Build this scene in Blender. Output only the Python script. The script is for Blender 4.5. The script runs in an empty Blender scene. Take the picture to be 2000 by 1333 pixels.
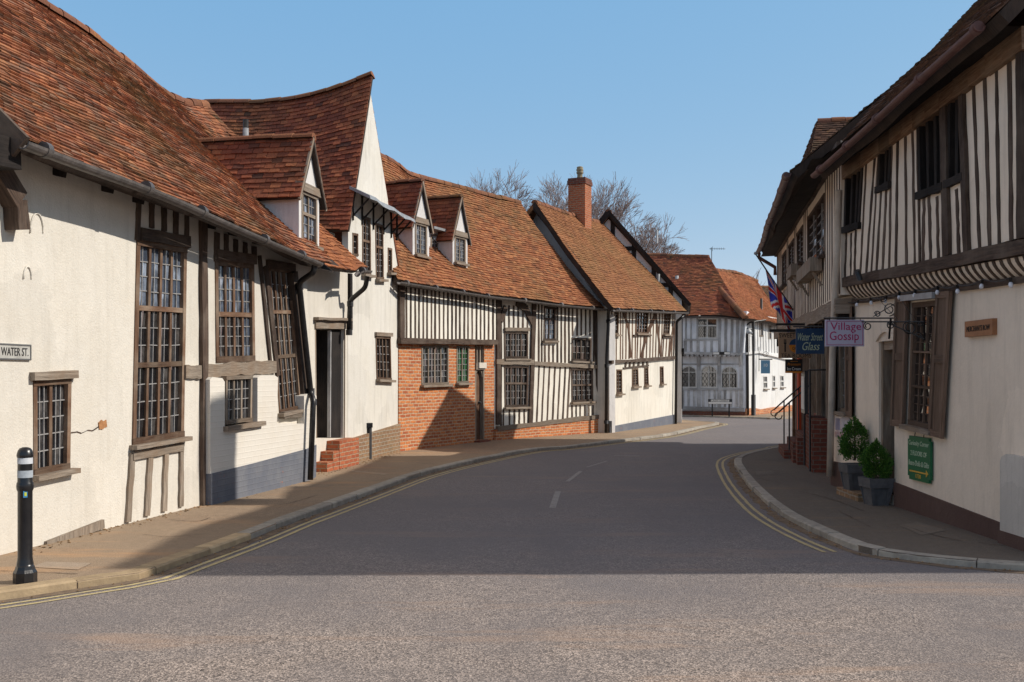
import bpy, math, random
from mathutils import Vector, noise
from mathutils.geometry import tessellate_polygon
random.seed(7)
R = random.random
def U(a, b): return a + (b - a) * random.random()
sc = bpy.context.scene
col = sc.collection

# ---------------------------------------------------------------- camera, sky, sun, exposure
CAM_H = 1.6          # metres above the pavement
FPX, CX, HY = 2000.0, 1000.0, 740.0   # focal length and horizon of the 2000 px wide photograph
cam = bpy.data.cameras.new("camera"); cam_o = bpy.data.objects.new("camera", cam); col.objects.link(cam_o)
cam_o.location = (0, 0, CAM_H); cam_o.rotation_euler = (math.radians(90), 0, 0)
cam.sensor_width = 36; cam.lens = 36; cam.shift_y = 0.0367
cam.clip_start = 0.1; cam.clip_end = 2000
sc.camera = cam_o
SUN_EL, SUN_AZ = math.radians(36), math.radians(2.0)     # azimuth measured from +X towards +Y
w = bpy.data.worlds.new("World"); sc.world = w; w.use_nodes = True
nt = w.node_tree; bg = nt.nodes["Background"]
sky = nt.nodes.new("ShaderNodeTexSky"); sky.sky_type = 'NISHITA'; sky.sun_disc = False
sky.sun_elevation = SUN_EL; sky.sun_rotation = math.radians(90) - SUN_AZ
sky.air_density = 1.0; sky.dust_density = 0.0; sky.ozone_density = 5.0; sky.altitude = 0
vm = nt.nodes.new("ShaderNodeVectorMath"); vm.operation = 'MULTIPLY_ADD'      # milky spring sky: the clear-sky model thinned by high haze
vm.inputs[1].default_value = (.70, .35, .12); pass
tc = nt.nodes.new("ShaderNodeTexCoord"); sx = nt.nodes.new("ShaderNodeSeparateXYZ"); nt.links.new(tc.outputs["Generated"], sx.inputs[0])
mr = nt.nodes.new("ShaderNodeMapRange"); mr.inputs["From Min"].default_value = .42; mr.inputs["From Max"].default_value = .75; nt.links.new(sx.outputs["Z"], mr.inputs["Value"])
overhead_fill = nt.nodes.new("ShaderNodeMix"); overhead_fill.data_type = 'RGBA'; nt.links.new(mr.outputs[0], overhead_fill.inputs[0])   # unseen upper sky brightened and warmed, added as fill for the shade
overhead_fill.inputs[6].default_value = (.43, 1.68, 3.41, 1); overhead_fill.inputs[7].default_value = (2.35, 2.1, 2.3, 1); nt.links.new(overhead_fill.outputs[2], vm.inputs[2])
nt.links.new(sky.outputs[0], vm.inputs[0]); nt.links.new(vm.outputs[0], bg.inputs[0]); bg.inputs[1].default_value = 0.15
sun = bpy.data.lights.new("sun", 'SUN'); sun_o = bpy.data.objects.new("sun", sun); col.objects.link(sun_o)
sun.energy = 3.5; sun.angle = math.radians(0.5); sun.color = (1.0, 0.93, 0.83)
to_sun = Vector((math.cos(SUN_EL) * math.cos(SUN_AZ), math.cos(SUN_EL) * math.sin(SUN_AZ), math.sin(SUN_EL)))
sun_o.rotation_euler = to_sun.to_track_quat('Z', 'Y').to_euler(); sun_o.location = (60, 0, 50)
sc.view_settings.view_transform = 'Standard'; sc.view_settings.look = 'None'
sc.view_settings.exposure = 0.3; sc.view_settings.gamma = 1
sc.cycles.max_bounces = 6; sc.cycles.use_denoising = True

# ---------------------------------------------------------------- materials
class NT:
    def __init__(s, name):
        s.m = bpy.data.materials.new(name); s.m.use_nodes = True
        s.t = s.m.node_tree; s.p = s.t.nodes["Principled BSDF"]
    def n(s, kind, **kw):
        nd = s.t.nodes.new("ShaderNode" + kind)
        for k, v in kw.items():
            if isinstance(k, str) and hasattr(nd, k): setattr(nd, k, v)
        return nd
    def l(s, a, b): s.t.links.new(a, b)
    def noise(s, vec, scale, detail=4, rough=.6):
        nd = s.n("TexNoise"); nd.inputs["Scale"].default_value = scale
        nd.inputs["Detail"].default_value = detail; nd.inputs["Roughness"].default_value = rough
        s.l(vec, nd.inputs["Vector"]); return nd.outputs["Fac"]
    def ramp(s, fac, stops):
        r = s.n("ValToRGB"); e = r.color_ramp.elements
        while len(e) < len(stops): e.new(.5)
        for el, (p, c) in zip(e, stops):
            el.position = p; el.color = (*c, 1) if not isinstance(c, (int, float)) else (c, c, c, 1)
        s.l(fac, r.inputs[0]); return r.outputs[0]
    def mix(s, fac, a, b, mode='MIX'):
        m = s.n("Mix", data_type='RGBA', blend_type=mode)
        for sock, v in ((m.inputs[0], fac), (m.inputs[6], a), (m.inputs[7], b)):
            if isinstance(v, (int, float)): sock.default_value = v
            elif isinstance(v, tuple): sock.default_value = (*v, 1)
            else: s.l(v, sock)
        return m.outputs[2]
    def pos(s): return s.n("NewGeometry").outputs["Position"]
    def uv(s, sx=1, sy=1):
        u = s.n("UVMap"); mp = s.n("Mapping"); mp.inputs["Scale"].default_value = (sx, sy, 1)
        s.l(u.outputs[0], mp.inputs[0]); return mp.outputs[0]
    def scaled(s, v, x, y, z):
        mp = s.n("Mapping"); mp.inputs["Scale"].default_value = (x, y, z); s.l(v, mp.inputs[0]); return mp.outputs[0]
    def island(s): return s.n("NewGeometry").outputs["Random Per Island"]
    def bump(s, h, strength, dist=.01):
        b = s.n("Bump"); b.inputs["Strength"].default_value = strength; b.inputs["Distance"].default_value = dist
        s.l(h, b.inputs["Height"]); s.l(b.outputs[0], s.p.inputs["Normal"])
    def done(s, colr, rough=.85, spec=.3, metal=0):
        if isinstance(colr, tuple): s.p.inputs["Base Color"].default_value = (*colr, 1)
        else: s.l(colr, s.p.inputs["Base Color"])
        if isinstance(rough, (int, float)): s.p.inputs["Roughness"].default_value = rough
        else: s.l(rough, s.p.inputs["Roughness"])
        s.p.inputs["Specular IOR Level"].default_value = spec; s.p.inputs["Metallic"].default_value = metal
        return s.m

def plaster(name, c, stain, amount=.5, bscale=5, bstr=.5, streak=.35):
    t = NT(name); p = t.pos()
    n1 = t.noise(p, 1.1, 6, .65); n2 = t.noise(t.scaled(p, 5, 5, .45), 1.6, 5, .7); n3 = t.noise(p, 9, 5, .7)
    c1 = t.mix(t.ramp(n1, [(.42, 0.0), (.75, amount)]), c, stain)
    c2 = t.mix(t.ramp(n2, [(.50, 0.0), (.78, streak * 1.25)]), c1, tuple(x * .5 for x in stain))
    c3 = t.mix(t.ramp(n3, [(.3, .22), (.6, 0.0)]), c2, tuple(x * .72 for x in c))
    vd = t.n('TexVoronoi'); vd.inputs['Scale'].default_value = .9; wv = t.n('TexNoise'); wv.inputs['Scale'].default_value = 2.5; wv.inputs['Detail'].default_value = 5; t.l(p, wv.inputs['Vector'])
    ad = t.n('VectorMath', operation='MULTIPLY_ADD'); ad.inputs[1].default_value = (.7, .7, .7); t.l(wv.outputs['Color'], ad.inputs[0]); t.l(p, ad.inputs[2]); t.l(ad.outputs[0], vd.inputs['Vector'])
    sc_ = t.n('SeparateColor'); t.l(vd.outputs['Color'], sc_.inputs[0]); c3 = t.mix(1.0, c3, t.ramp(sc_.outputs[0], [(0.0, .93), (1.0, 1.03)]), 'MULTIPLY')
    bn = t.mix(.5, t.noise(p, bscale, 6, .62), t.noise(p, bscale * 9, 4, .6))
    t.bump(bn, bstr, .025)
    return t.done(c3, .92, .15)

def timber(name, c1, c2, c3, grain=1.0, rough=.85):
    t = NT(name); g = t.uv(60, 3.2); gi = t.n("VectorMath", operation='ADD'); t.l(g, gi.inputs[0])
    isl = t.island(); mu = t.n("Math", operation='MULTIPLY'); mu.inputs[1].default_value = 37; t.l(isl, mu.inputs[0])
    t.l(mu.outputs[0], gi.inputs[1])
    n1 = t.noise(gi.outputs[0], 1.0, 5, .65); n2 = t.noise(t.pos(), 2.3, 4, .6)
    a = t.mix(t.ramp(n1, [(.35, 0.0), (.68, 1.0)]), c1, c2)
    b = t.mix(t.ramp(n2, [(.45, 0.0), (.7, .85)]), a, c3)
    d = t.mix(1.0, b, t.ramp(isl, [(0, .62), (1, 1.25)]), 'MULTIPLY')
    t.bump(n1, .7 * grain, .012)
    return t.done(d, rough, .25)

def brick(name, a, b, mortar, dark, bw=.225, bh=.075, weather=.5, msize=.011):
    t = NT(name); u = t.uv(); p = t.pos()
    wob = t.n("TexNoise"); wob.inputs["Scale"].default_value = 3; t.l(p, wob.inputs["Vector"])
    add = t.n("VectorMath", operation='MULTIPLY_ADD'); add.inputs[1].default_value = (.03, .03, 0)
    t.l(wob.outputs["Color"], add.inputs[0]); t.l(u, add.inputs[2])
    bt = t.n("TexBrick"); t.l(add.outputs[0], bt.inputs["Vector"])
    bt.inputs["Scale"].default_value = 1; bt.inputs["Brick Width"].default_value = bw; bt.inputs["Row Height"].default_value = bh
    bt.inputs["Mortar Size"].default_value = msize; bt.inputs["Mortar Smooth"].default_value = .3; bt.inputs["Bias"].default_value = -.1
    bt.inputs["Color1"].default_value = (*a, 1); bt.inputs["Color2"].default_value = (*b, 1); bt.inputs["Mortar"].default_value = (*mortar, 1)
    n1 = t.noise(p, 1.4, 5, .65); n2 = t.noise(p, 26, 4, .6)
    c = t.mix(t.ramp(n1, [(.45, 0.0), (.75, weather)]), bt.outputs["Color"], dark)
    c = t.mix(t.ramp(n2, [(.35, .45), (.6, 0.0)]), c, dark)
    h = t.mix(.25, bt.outputs["Fac"], n2); inv = t.n("Invert"); t.l(h, inv.inputs["Color"])
    t.bump(inv.outputs[0], .8, .012)
    return t.done(c, .9, .15)

def painted_brick(name, c, stain, spots=None, bstr=.55):
    t = NT(name); u = t.uv(); p = t.pos()
    bt = t.n("TexBrick"); t.l(u, bt.inputs["Vector"]); bt.inputs["Scale"].default_value = 1
    bt.inputs["Brick Width"].default_value = .225; bt.inputs["Row Height"].default_value = .075
    bt.inputs["Mortar Size"].default_value = .01; bt.inputs["Mortar Smooth"].default_value = .6
    n1 = t.noise(p, 2.2, 6, .65); n2 = t.noise(p, 30, 4, .6)
    cc = t.mix(t.ramp(n1, [(.45, 0.0), (.75, .55)]), c, stain)
    if spots:
        n3 = t.noise(p, 7, 5, .7); cc = t.mix(t.ramp(n3, [(.66, 0.0), (.69, 1.0)]), cc, spots)
    h = t.mix(.35, bt.outputs["Fac"], n2); inv = t.n("Invert"); t.l(h, inv.inputs["Color"]); t.bump(inv.outputs[0], bstr, .012)
    return t.done(cc, .85, .2)

def tile(name, cols, lichen=(.50, .24, .05), moss=(.10, .095, .035), lich=.30, mossa=.5, grey=.3):
    t = NT(name); p = t.pos(); isl = t.island()
    k = len(cols); base = t.ramp(isl, [(i / (k - 1), c) for i, c in enumerate(cols)])
    n1 = t.noise(p, .55, 5, .6); n2 = t.noise(p, 2.4, 6, .75); n3 = t.noise(p, 7.5, 6, .75); n4 = t.noise(p, 40, 3, .6)
    c = t.mix(t.ramp(n1, [(.46, 0.0), (.7, mossa)]), base, moss)
    c = t.mix(t.ramp(n2, [(.62, 0.0), (.74, lich)]), c, lichen)
    c = t.mix(t.ramp(n3, [(.60, 0.0), (.72, grey)]), c, (.24, .21, .17))
    c = t.mix(t.ramp(n4, [(.3, .5), (.55, 0.0)]), c, (.05, .035, .03))
    t.bump(t.mix(.5, n3, n4), .6, .01)
    return t.done(c, .92, .12)

def simple(name, c, c2=None, scale=8, rough=.6, spec=.4, metal=0, bump=0, isl=0):
    t = NT(name); p = t.pos(); cc = c
    if c2: cc = t.mix(t.ramp(t.noise(p, scale, 5, .65), [(.38, 0.0), (.68, 1.0)]), c, c2)
    if isl: cc = t.mix(1.0, cc, t.ramp(t.island(), [(0, 1 - isl), (1, 1 + isl)]), 'MULTIPLY')
    if bump: t.bump(t.noise(p, scale * 5, 5, .65), bump, .01)
    return t.done(cc, rough, spec, metal)

def glass(name, c, c2, rough=.06):
    t = NT(name); p = t.pos(); isl = t.island()
    cc = t.mix(t.ramp(isl, [(.45, 0.0), (.8, 1.0)]), c, c2)
    cc = t.mix(t.ramp(t.noise(p, 6, 3, .6), [(.4, 0.0), (.65, .8)]), cc, tuple(x * .4 for x in c))
    t.bump(t.noise(p, 9, 2, .5), .12, .01)
    m = t.done(cc, rough, .5); t.p.inputs["IOR"].default_value = 1.52; t.p.inputs["Coat Weight"].default_value = .6
    t.p.inputs["Coat Roughness"].default_value = .03
    return m

def asphalt(name, base, dark, light, stain, sc1=60, bstr=.7, chips=1.0, fade=0):
    t = NT(name); p = t.pos()
    vo = t.n("TexVoronoi"); vo.inputs["Scale"].default_value = sc1; t.l(p, vo.inputs["Vector"])
    n1 = t.noise(p, .35, 6, .6); n2 = t.noise(p, 1.5, 6, .7); n3 = t.noise(p, sc1 * 1.3, 3, .7); n4 = t.noise(t.scaled(p, .25, 1.3, 1), 1.1, 6, .7)
    chip = t.n("SeparateColor"); t.l(vo.outputs["Color"], chip.inputs[0])
    c = t.mix(t.ramp(chip.outputs[0], [(.15, 0.0), (.85, chips)]), dark, light)
    c = t.mix(.30, c, base)
    n5 = t.noise(p, 10, 6, .75); c = t.mix(1.0, c, t.ramp(n5, [(.3, .78), (.7, 1.2)]), 'MULTIPLY'); n6 = t.noise(p, 28, 2, .5); c = t.mix(t.ramp(n6, [(.66, 0.0), (.70, .75 * chips)]), c, tuple(x * .35 for x in dark))
    c = t.mix(t.ramp(n3, [(.38, .9 * chips), (.54, 0.0)]), c, tuple(x * .25 for x in dark))
    c = t.mix(t.ramp(n1, [(.40, 0.0), (.66, .75)]), c, stain)
    c = t.mix(t.ramp(n2, [(.56, 0.0), (.72, .42)]), c, tuple(x * .62 for x in base))
    c = t.mix(t.ramp(n4, [(.54, 0.0), (.68, .7)]), c, tuple(x * y for x, y in zip(base, (1.25, 1.02, .80))))
    n7 = t.noise(t.scaled(p, .9, .35, 1), .8, 5, .6); c = t.mix(t.ramp(n7, [(.50, 0.0), (.70, .55)]), c, tuple(x * y for x, y in zip(base, (.52, .55, .60))))
    if fade:      # coarse chips smooth out up the street; shade painted in, darker and bluer
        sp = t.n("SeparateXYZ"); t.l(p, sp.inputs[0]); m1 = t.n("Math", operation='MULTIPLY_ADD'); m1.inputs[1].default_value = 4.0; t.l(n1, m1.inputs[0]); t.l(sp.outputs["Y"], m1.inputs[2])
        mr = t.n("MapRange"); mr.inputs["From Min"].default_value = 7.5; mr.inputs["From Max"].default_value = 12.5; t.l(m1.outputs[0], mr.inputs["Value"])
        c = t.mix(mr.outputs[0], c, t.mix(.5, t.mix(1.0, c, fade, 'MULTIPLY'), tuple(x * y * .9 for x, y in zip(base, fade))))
    t.bump(t.mix(.5, vo.outputs["Distance"], n3), bstr, .012)
    return t.done(c, .88, .25)

M = {}
CREAM = (.70, .655, .58)
M['cream'] = plaster('cream_plaster', CREAM, (.62, .55, .44), .4, 5, .5, .2)
M['white'] = plaster('white_plaster', (.72, .69, .63), (.60, .55, .45), .4)
M['pale'] = plaster('pale_plaster', (.74, .70, .62), (.62, .55, .44), .35, 6, .25)
M['palec'] = plaster('bright_panel_plaster', (.86, .82, .73), (.70, .64, .53), .3, 6, .25, .2)
M['lime'] = plaster('limewash', (.84, .86, .90), (.62, .62, .62), .4, 6, .35, .5)
M['brightwhite'] = plaster('white_painted_plaster', (.76, .755, .74), (.64, .61, .55), .4, 5, .4)
M['beige'] = plaster('beige_plaster', (.84, .725, .60), (.75, .63, .50), .45, 4, .3, .25)
M['gablewhite'] = plaster('gable_plaster', (.72, .70, .69), (.6, .57, .52), .4)
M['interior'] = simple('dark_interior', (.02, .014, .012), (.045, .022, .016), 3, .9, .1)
M['oak'] = timber('brown_oak', (.085, .043, .026), (.21, .125, .078), (.27, .205, .15))
M['oakdark'] = timber('dark_oak', (.040, .027, .021), (.115, .075, .055), (.15, .115, .09))
M['oakgrey'] = timber('weathered_oak', (.17, .135, .105), (.36, .30, .24), (.24, .165, .11))
M['oakblack'] = timber('black_oak', (.010, .008, .008), (.026, .021, .019), (.036, .028, .024))
M['oakred'] = timber('red_brown_oak', (.06, .028, .016), (.15, .078, .045), (.20, .12, .08))
M['oakraw'] = timber('rough_oak_plate', (.12, .06, .035), (.32, .20, .12), (.26, .19, .13))
M['oaklime'] = timber('limed_oak', (.30, .295, .29), (.48, .475, .47), (.64, .64, .65))
M['brickC'] = brick('orange_brick', (.70, .25, .085), (.42, .105, .045), (.62, .46, .31), (.22, .085, .05), weather=.3, msize=.013)
M['brickchim'] = brick('chimney_brick', (.50, .15, .065), (.36, .09, .042), (.42, .30, .2), (.2, .08, .05), weather=.3)
M['brickred'] = brick('red_brick', (.34, .075, .04), (.24, .05, .03), (.30, .23, .18), (.10, .05, .04), weather=.4)
M['brickold'] = brick('old_buff_brick', (.34, .21, .12), (.27, .15, .09), (.40, .34, .27), (.12, .10, .06), weather=.6)
M['brickdark'] = brick('dark_brick', (.24, .07, .045), (.16, .05, .035), (.2, .15, .12), (.06, .04, .035), weather=.6)
M['pbrick'] = painted_brick('cream_painted_brick', (.72, .675, .605), (.64, .57, .47), None, .3)
M['plinthblue'] = painted_brick('slate_painted_plinth', (.14, .15, .18), (.25, .25, .255), (.40, .14, .07), .4)
M['plinthbrown'] = plaster('brown_painted_plinth', (.115, .072, .062), (.16, .11, .09), .5)
TR = [(.09, .05, .036), (.28, .105, .058), (.20, .08, .05), (.40, .145, .07), (.26, .10, .058), (.46, .20, .10), (.32, .12, .063), (.14, .07, .047), (.30, .165, .11), (.23, .115, .075)]
M['tileA'] = tile('red_clay_tile', TR)
M['tileB'] = tile('dark_red_clay_tile', [(.10, .05, .04), (.28, .085, .05), (.19, .065, .045), (.36, .115, .06), (.24, .08, .05), (.42, .15, .075), (.31, .095, .055)], lich=.2, mossa=.4, grey=.3)
M['tileL'] = tile('orange_clay_tile', [(.20, .075, .04), (.38, .14, .06), (.28, .10, .05), (.46, .18, .08), (.33, .12, .055)], lich=.2, mossa=.2, grey=.3)
M['tileC'] = tile('mossy_clay_tile', [(.17, .075, .042), (.32, .12, .055), (.25, .095, .048), (.39, .155, .068), (.29, .11, .053), (.43, .19, .085), (.23, .115, .065)], moss=(.17, .125, .055), lich=.35, mossa=.7, grey=.2)
M['tileD'] = tile('plain_brown_clay_tile', [(.19, .085, .045), (.33, .145, .064), (.26, .115, .055), (.38, .17, .078), (.29, .13, .058), (.23, .095, .048)], moss=(.22, .145, .06), lich=.2, mossa=.6, grey=.25)
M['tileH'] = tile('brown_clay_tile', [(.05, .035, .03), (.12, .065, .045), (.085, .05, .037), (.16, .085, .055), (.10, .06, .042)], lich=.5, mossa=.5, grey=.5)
M['under'] = timber('roof_underside', (.03, .022, .018), (.07, .05, .04), (.09, .06, .045))
M['ridge'] = tile('ridge_tile', [(.16, .075, .05), (.24, .10, .055), (.30, .13, .07), (.2, .09, .06)], lich=.8, mossa=.5, grey=.7)
M['glass'] = glass('dark_leaded_glass', (.014, .014, .016), (.10, .092, .088))
M['glassmirror'] = glass('reflecting_glass', (.012, .012, .014), (.03, .028, .027), .03); M['glassmirror'].node_tree.nodes['Principled BSDF'].inputs['Coat Weight'].default_value = 1; M['glassmirror'].node_tree.nodes['Principled BSDF'].inputs['Coat IOR'].default_value = 1.9; M['glassmirror'].node_tree.nodes['Principled BSDF'].inputs['IOR'].default_value = 1.8
M['glasssky'] = glass('curtained_glass', (.08, .10, .14), (.36, .42, .52))
M['glassgreen'] = glass('green_glass', (.01, .09, .025), (.02, .16, .045))
M['lead'] = simple('lead_came', (.34, .33, .32), (.2, .19, .185), 20, .55, .5)
M['leadwhite'] = simple('white_glazing_bar', (.7, .69, .66), (.55, .53, .5), 12, .6, .3)
M['leadflash'] = simple('lead_sheet', (.36, .37, .38), (.22, .23, .245), 5, .5, .5, .2, .3)
M['gutter'] = simple('grey_iron_gutter', (.085, .075, .07), (.15, .13, .12), 9, .5, .5, .1, .2, .2)
M['gutterbrown'] = simple('brown_gutter', (.13, .06, .05), (.085, .04, .035), 6, .5, .45, 0, .1)
M['iron'] = simple('black_iron', (.012, .012, .014), (.03, .028, .027), 14, .38, .5, .1, .15)
M['whitepipe'] = simple('cream_pipe', (.62, .55, .47), (.5, .43, .36), 5, .5, .4)
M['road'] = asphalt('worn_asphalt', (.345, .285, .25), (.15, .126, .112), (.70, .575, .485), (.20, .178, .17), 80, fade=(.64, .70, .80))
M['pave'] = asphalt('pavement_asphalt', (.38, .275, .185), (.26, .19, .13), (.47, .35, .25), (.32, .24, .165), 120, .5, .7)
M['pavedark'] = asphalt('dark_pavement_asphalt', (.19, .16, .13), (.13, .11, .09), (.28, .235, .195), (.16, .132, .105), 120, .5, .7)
M['patch'] = asphalt('pavement_patch', (.44, .34, .25), (.32, .25, .19), (.52, .42, .32), (.36, .28, .21), 120, .4, .6)
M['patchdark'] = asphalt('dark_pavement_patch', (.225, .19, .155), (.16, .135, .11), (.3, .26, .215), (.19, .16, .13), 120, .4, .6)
M['butt'] = plaster('pale_grey_render', (.60, .56, .51), (.5, .47, .43), .4, 5, .4)
M['kerb'] = simple('granite_kerb', (.40, .36, .30), (.25, .23, .2), 7, .8, .3, 0, .6, .14)
M['kerbsand'] = simple('sandstone_kerb', (.48, .36, .22), (.34, .25, .155), 6, .85, .2, 0, .6, .2)
def worn(name, c, under):
    t = NT(name); p = t.pos(); n1 = t.noise(p, 14, 6, .75); n2 = t.noise(p, 70, 3, .7)
    cc = t.mix(t.ramp(n1, [(.48, 0.0), (.62, .85)]), c, under); cc = t.mix(t.ramp(n2, [(.4, .6), (.55, 0.0)]), cc, under)
    t.bump(n2, .5, .008); return t.done(cc, .8, .25)
M['yellow'] = worn('worn_yellow_paint', (.56, .46, .22), (.34, .28, .21))
M['whiteline'] = worn('worn_white_paint', (.31, .30, .29), (.215, .195, .185))
M['soil'] = simple('earth', (.10, .085, .05), (.07, .09, .03), 1.5, .95, .1)
M['grit'] = simple('gutter_grit', (.24, .18, .125), (.13, .10, .08), 9, .95, .1, 0, .8)

# ---------------------------------------------------------------- geometry helpers
V = Vector
def ray(px, py): return V(((px - CX) / FPX, 1.0, (HY - py) / FPX))
def gp(px, py, z=0.0):
    d = ray(px, py); t = (z - CAM_H) / d.z; return V((d.x * t, t, z))
def at(px, py, y):
    d = ray(px, py); return V((d.x * y, y, CAM_H + d.z * y))

class Fac:
    """A vertical wall plane: u along it (left to right seen from the street), v up, n out of the wall."""
    def __init__(s, p0, p1):
        s.o = V((p0[0], p0[1], 0)); s.e = V((p1[0], p1[1], 0)); d = s.e - s.o; s.len = d.length
        s.d = d / s.len; s.n = V((s.d.y, -s.d.x, 0))
    def off(s, n): return Fac(s.o + s.n * n, s.e + s.n * n)
    def uv(s, px, py):
        r = ray(px, py); c = V((0, 0, CAM_H)); t = (s.o - c).dot(s.n) / r.dot(s.n); p = c + r * t
        return ((p - s.o).dot(s.d), p.z)
    def W(s, u, v, n=0.0): return s.o + s.d * u + s.n * n + V((0, 0, v))
    def Q(s, *pts): return [s.uv(*p) for p in pts]
    def P(s, px, py, n=0.0): return s.off(n).W(*s.off(n).uv(px, py))

class MB:
    def __init__(s): s.v = []; s.f = []; s.m = []; s.u = []; s.sm = []
    def add(s, vs, fs, m=0, uvs=None, smooth=False):
        b = len(s.v); s.v += [V(v) for v in vs]
        for i, f in enumerate(fs):
            s.f.append([b + k for k in f]); s.m.append(m); s.u.append(uvs[i] if uvs else None); s.sm.append(smooth)
    def hexa(s, c, m=0):
        s.add(c, [(0, 3, 2, 1), (4, 5, 6, 7), (0, 1, 5, 4), (1, 2, 6, 5), (2, 3, 7, 6), (3, 0, 4, 7)], m)
    def box(s, a, b, m=0):
        (x0, y0, z0), (x1, y1, z1) = a, b
        s.hexa([(x0, y0, z0), (x1, y0, z0), (x1, y1, z0), (x0, y1, z0), (x0, y0, z1), (x1, y0, z1), (x1, y1, z1), (x0, y1, z1)], m)
    def fbox(s, F, u0, u1, v0, v1, n0, n1, m=0):
        s.prism(F, [(u0, v0), (u1, v0), (u1, v1), (u0, v1)], n0, n1, m)
    def prism(s, F, poly, n0, n1, m=0):
        k = len(poly); vs = [F.W(u, v, n1) for u, v in poly] + [F.W(u, v, n0) for u, v in poly]
        if k == 4: tri = [(0, 1, 2, 3)]
        else: tri = [tuple(t) for t in tessellate_polygon([[V((u, v, 0)) for u, v in poly]])]
        s.add(vs, tri + [tuple(i + k for i in reversed(t)) for t in tri] + [(i, (i + 1) % k, k + (i + 1) % k, k + i) for i in range(k)], m)
    def bar(s, F, p, q, wd, n0=-.04, n1=.03, m=0, wob=0.0, seg=1, w2=None):
        """A straight or slightly crooked beam on a wall, from uv p to uv q, with the grain along it."""
        p = V((p[0], p[1])); q = V((q[0], q[1])); d = q - p; L = d.length
        if L < 1e-4: return
        d /= L; t = V((-d.y, d.x)); w2 = w2 or wd; nn = n1 + U(-.003, .003); off = U(0, 20)
        rows = []
        for i in range(seg + 1):
            f = i / seg; c = p + d * (L * f); ww = wd + (w2 - wd) * f
            e = wob if 0 < i < seg else wob * .3
            a = c - t * (ww / 2 + U(-e, e)); b = c + t * (ww / 2 + U(-e, e)); rows.append((a, b, L * f))
        vs = []
        for a, b, l in rows: vs += [F.W(a.x, a.y, nn), F.W(b.x, b.y, nn), F.W(b.x, b.y, n0), F.W(a.x, a.y, n0)]
        fs = []; uv = []
        for i in range(seg):
            k = 4 * i; l0, l1 = rows[i][2] + off, rows[i + 1][2] + off
            for j in range(4):
                j2 = (j + 1) % 4; fs.append((k + j, k + j2, k + 4 + j2, k + 4 + j))
                x0 = off + j * wd; uv.append([(x0, l0), (x0 + wd, l0), (x0 + wd, l1), (x0, l1)])
        k = 4 * seg; fs += [(0, 3, 2, 1), (k, k + 1, k + 2, k + 3)]; uv += [[(off, off), (off + .1, off), (off + .1, off + .1), (off, off + .1)]] * 2
        s.add(vs, fs, m, uv)
    def beam(s, p, q, wd, ht, m=0, up=V((0, 0, 1))):
        p = V(p); q = V(q); d = (q - p); L = d.length; d /= L; x = d.cross(up)
        if x.length < .01: x = d.cross(V((1, 0, 0)))
        x.normalize(); y = x.cross(d).normalized(); o = U(0, 9)
        ring = [x * wd / 2 + y * ht / 2, -x * wd / 2 + y * ht / 2, -x * wd / 2 - y * ht / 2, x * wd / 2 - y * ht / 2]
        vs = [p + r for r in ring] + [q + r for r in ring]
        s.add(vs, [(0, 1, 2, 3), (7, 6, 5, 4)] + [(i, i + 4, (i + 1) % 4 + 4, (i + 1) % 4) for i in range(4)], m,
              [[(o, o), (o + wd, o), (o + wd, o + ht), (o, o + ht)]] * 2 + [[(o + i * wd, o), (o + i * wd, o + L), (o + i * wd + wd, o + L), (o + i * wd + wd, o)] for i in range(4)])
    def tube(s, pts, r, seg=8, m=0, r2=None, cap=True, smooth=True):
        pts = [V(p) for p in pts]; k = len(pts); r2 = r if r2 is None else r2; vs = []; fs = []; prev = None
        for i, p in enumerate(pts):
            d = (pts[min(i + 1, k - 1)] - pts[max(i - 1, 0)]).normalized()
            x = d.cross(V((0, 0, 1))) if prev is None else (prev - d * prev.dot(d))
            if x.length < 1e-3: x = d.cross(V((1, 0, 0)))
            x.normalize(); prev = x; y = d.cross(x); rr = r + (r2 - r) * i / max(1, k - 1)
            vs += [p + (x * math.cos(2 * math.pi * j / seg) + y * math.sin(2 * math.pi * j / seg)) * rr for j in range(seg)]
        for i in range(k - 1):
            fs += [(i * seg + j, i * seg + (j + 1) % seg, (i + 1) * seg + (j + 1) % seg, (i + 1) * seg + j) for j in range(seg)]
        s.add(vs, fs, m, None, smooth)
        if cap:
            b = len(s.v) - len(vs)
            for ring in (range(seg), range((k - 1) * seg, k * seg)):
                s.f.append([b + j for j in ring]); s.m.append(m); s.u.append(None); s.sm.append(False)
    def lathe(s, c, prof, seg=20, m=0, smooth=True, ang=0.0):
        c = V(c); vs = []
        for r, z in prof: vs += [c + V((r * math.cos(ang + 2 * math.pi * j / seg), r * math.sin(ang + 2 * math.pi * j / seg), z)) for j in range(seg)]
        k = len(prof)
        s.add(vs, [(i * seg + j, i * seg + (j + 1) % seg, (i + 1) * seg + (j + 1) % seg, (i + 1) * seg + j) for i in range(k - 1) for j in range(seg)]
              , m, None, smooth)
        b = len(s.v) - len(vs)
        for i in (0, k - 1):
            if prof[i][0] > 1e-4: s.f.append([b + i * seg + j for j in range(seg)]); s.m.append(m); s.u.append(None); s.sm.append(False)
    def build(s, name, mats, parent=None):
        if not isinstance(mats, (list, tuple)): mats = [mats]
        if parent is None:
            lo = V((min(v.x for v in s.v), min(v.y for v in s.v), min(v.z for v in s.v))); hi = V((max(v.x for v in s.v), max(v.y for v in s.v), 0))
            org = V(((lo.x + hi.x) / 2, (lo.y + hi.y) / 2, lo.z))
        else: org = ORG[parent.name]
        me = bpy.data.meshes.new(name); me.from_pydata([v - org for v in s.v], [], s.f)
        for m in mats: me.materials.append(m)
        me.polygons.foreach_set("material_index", s.m); me.polygons.foreach_set("use_smooth", s.sm)
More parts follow.
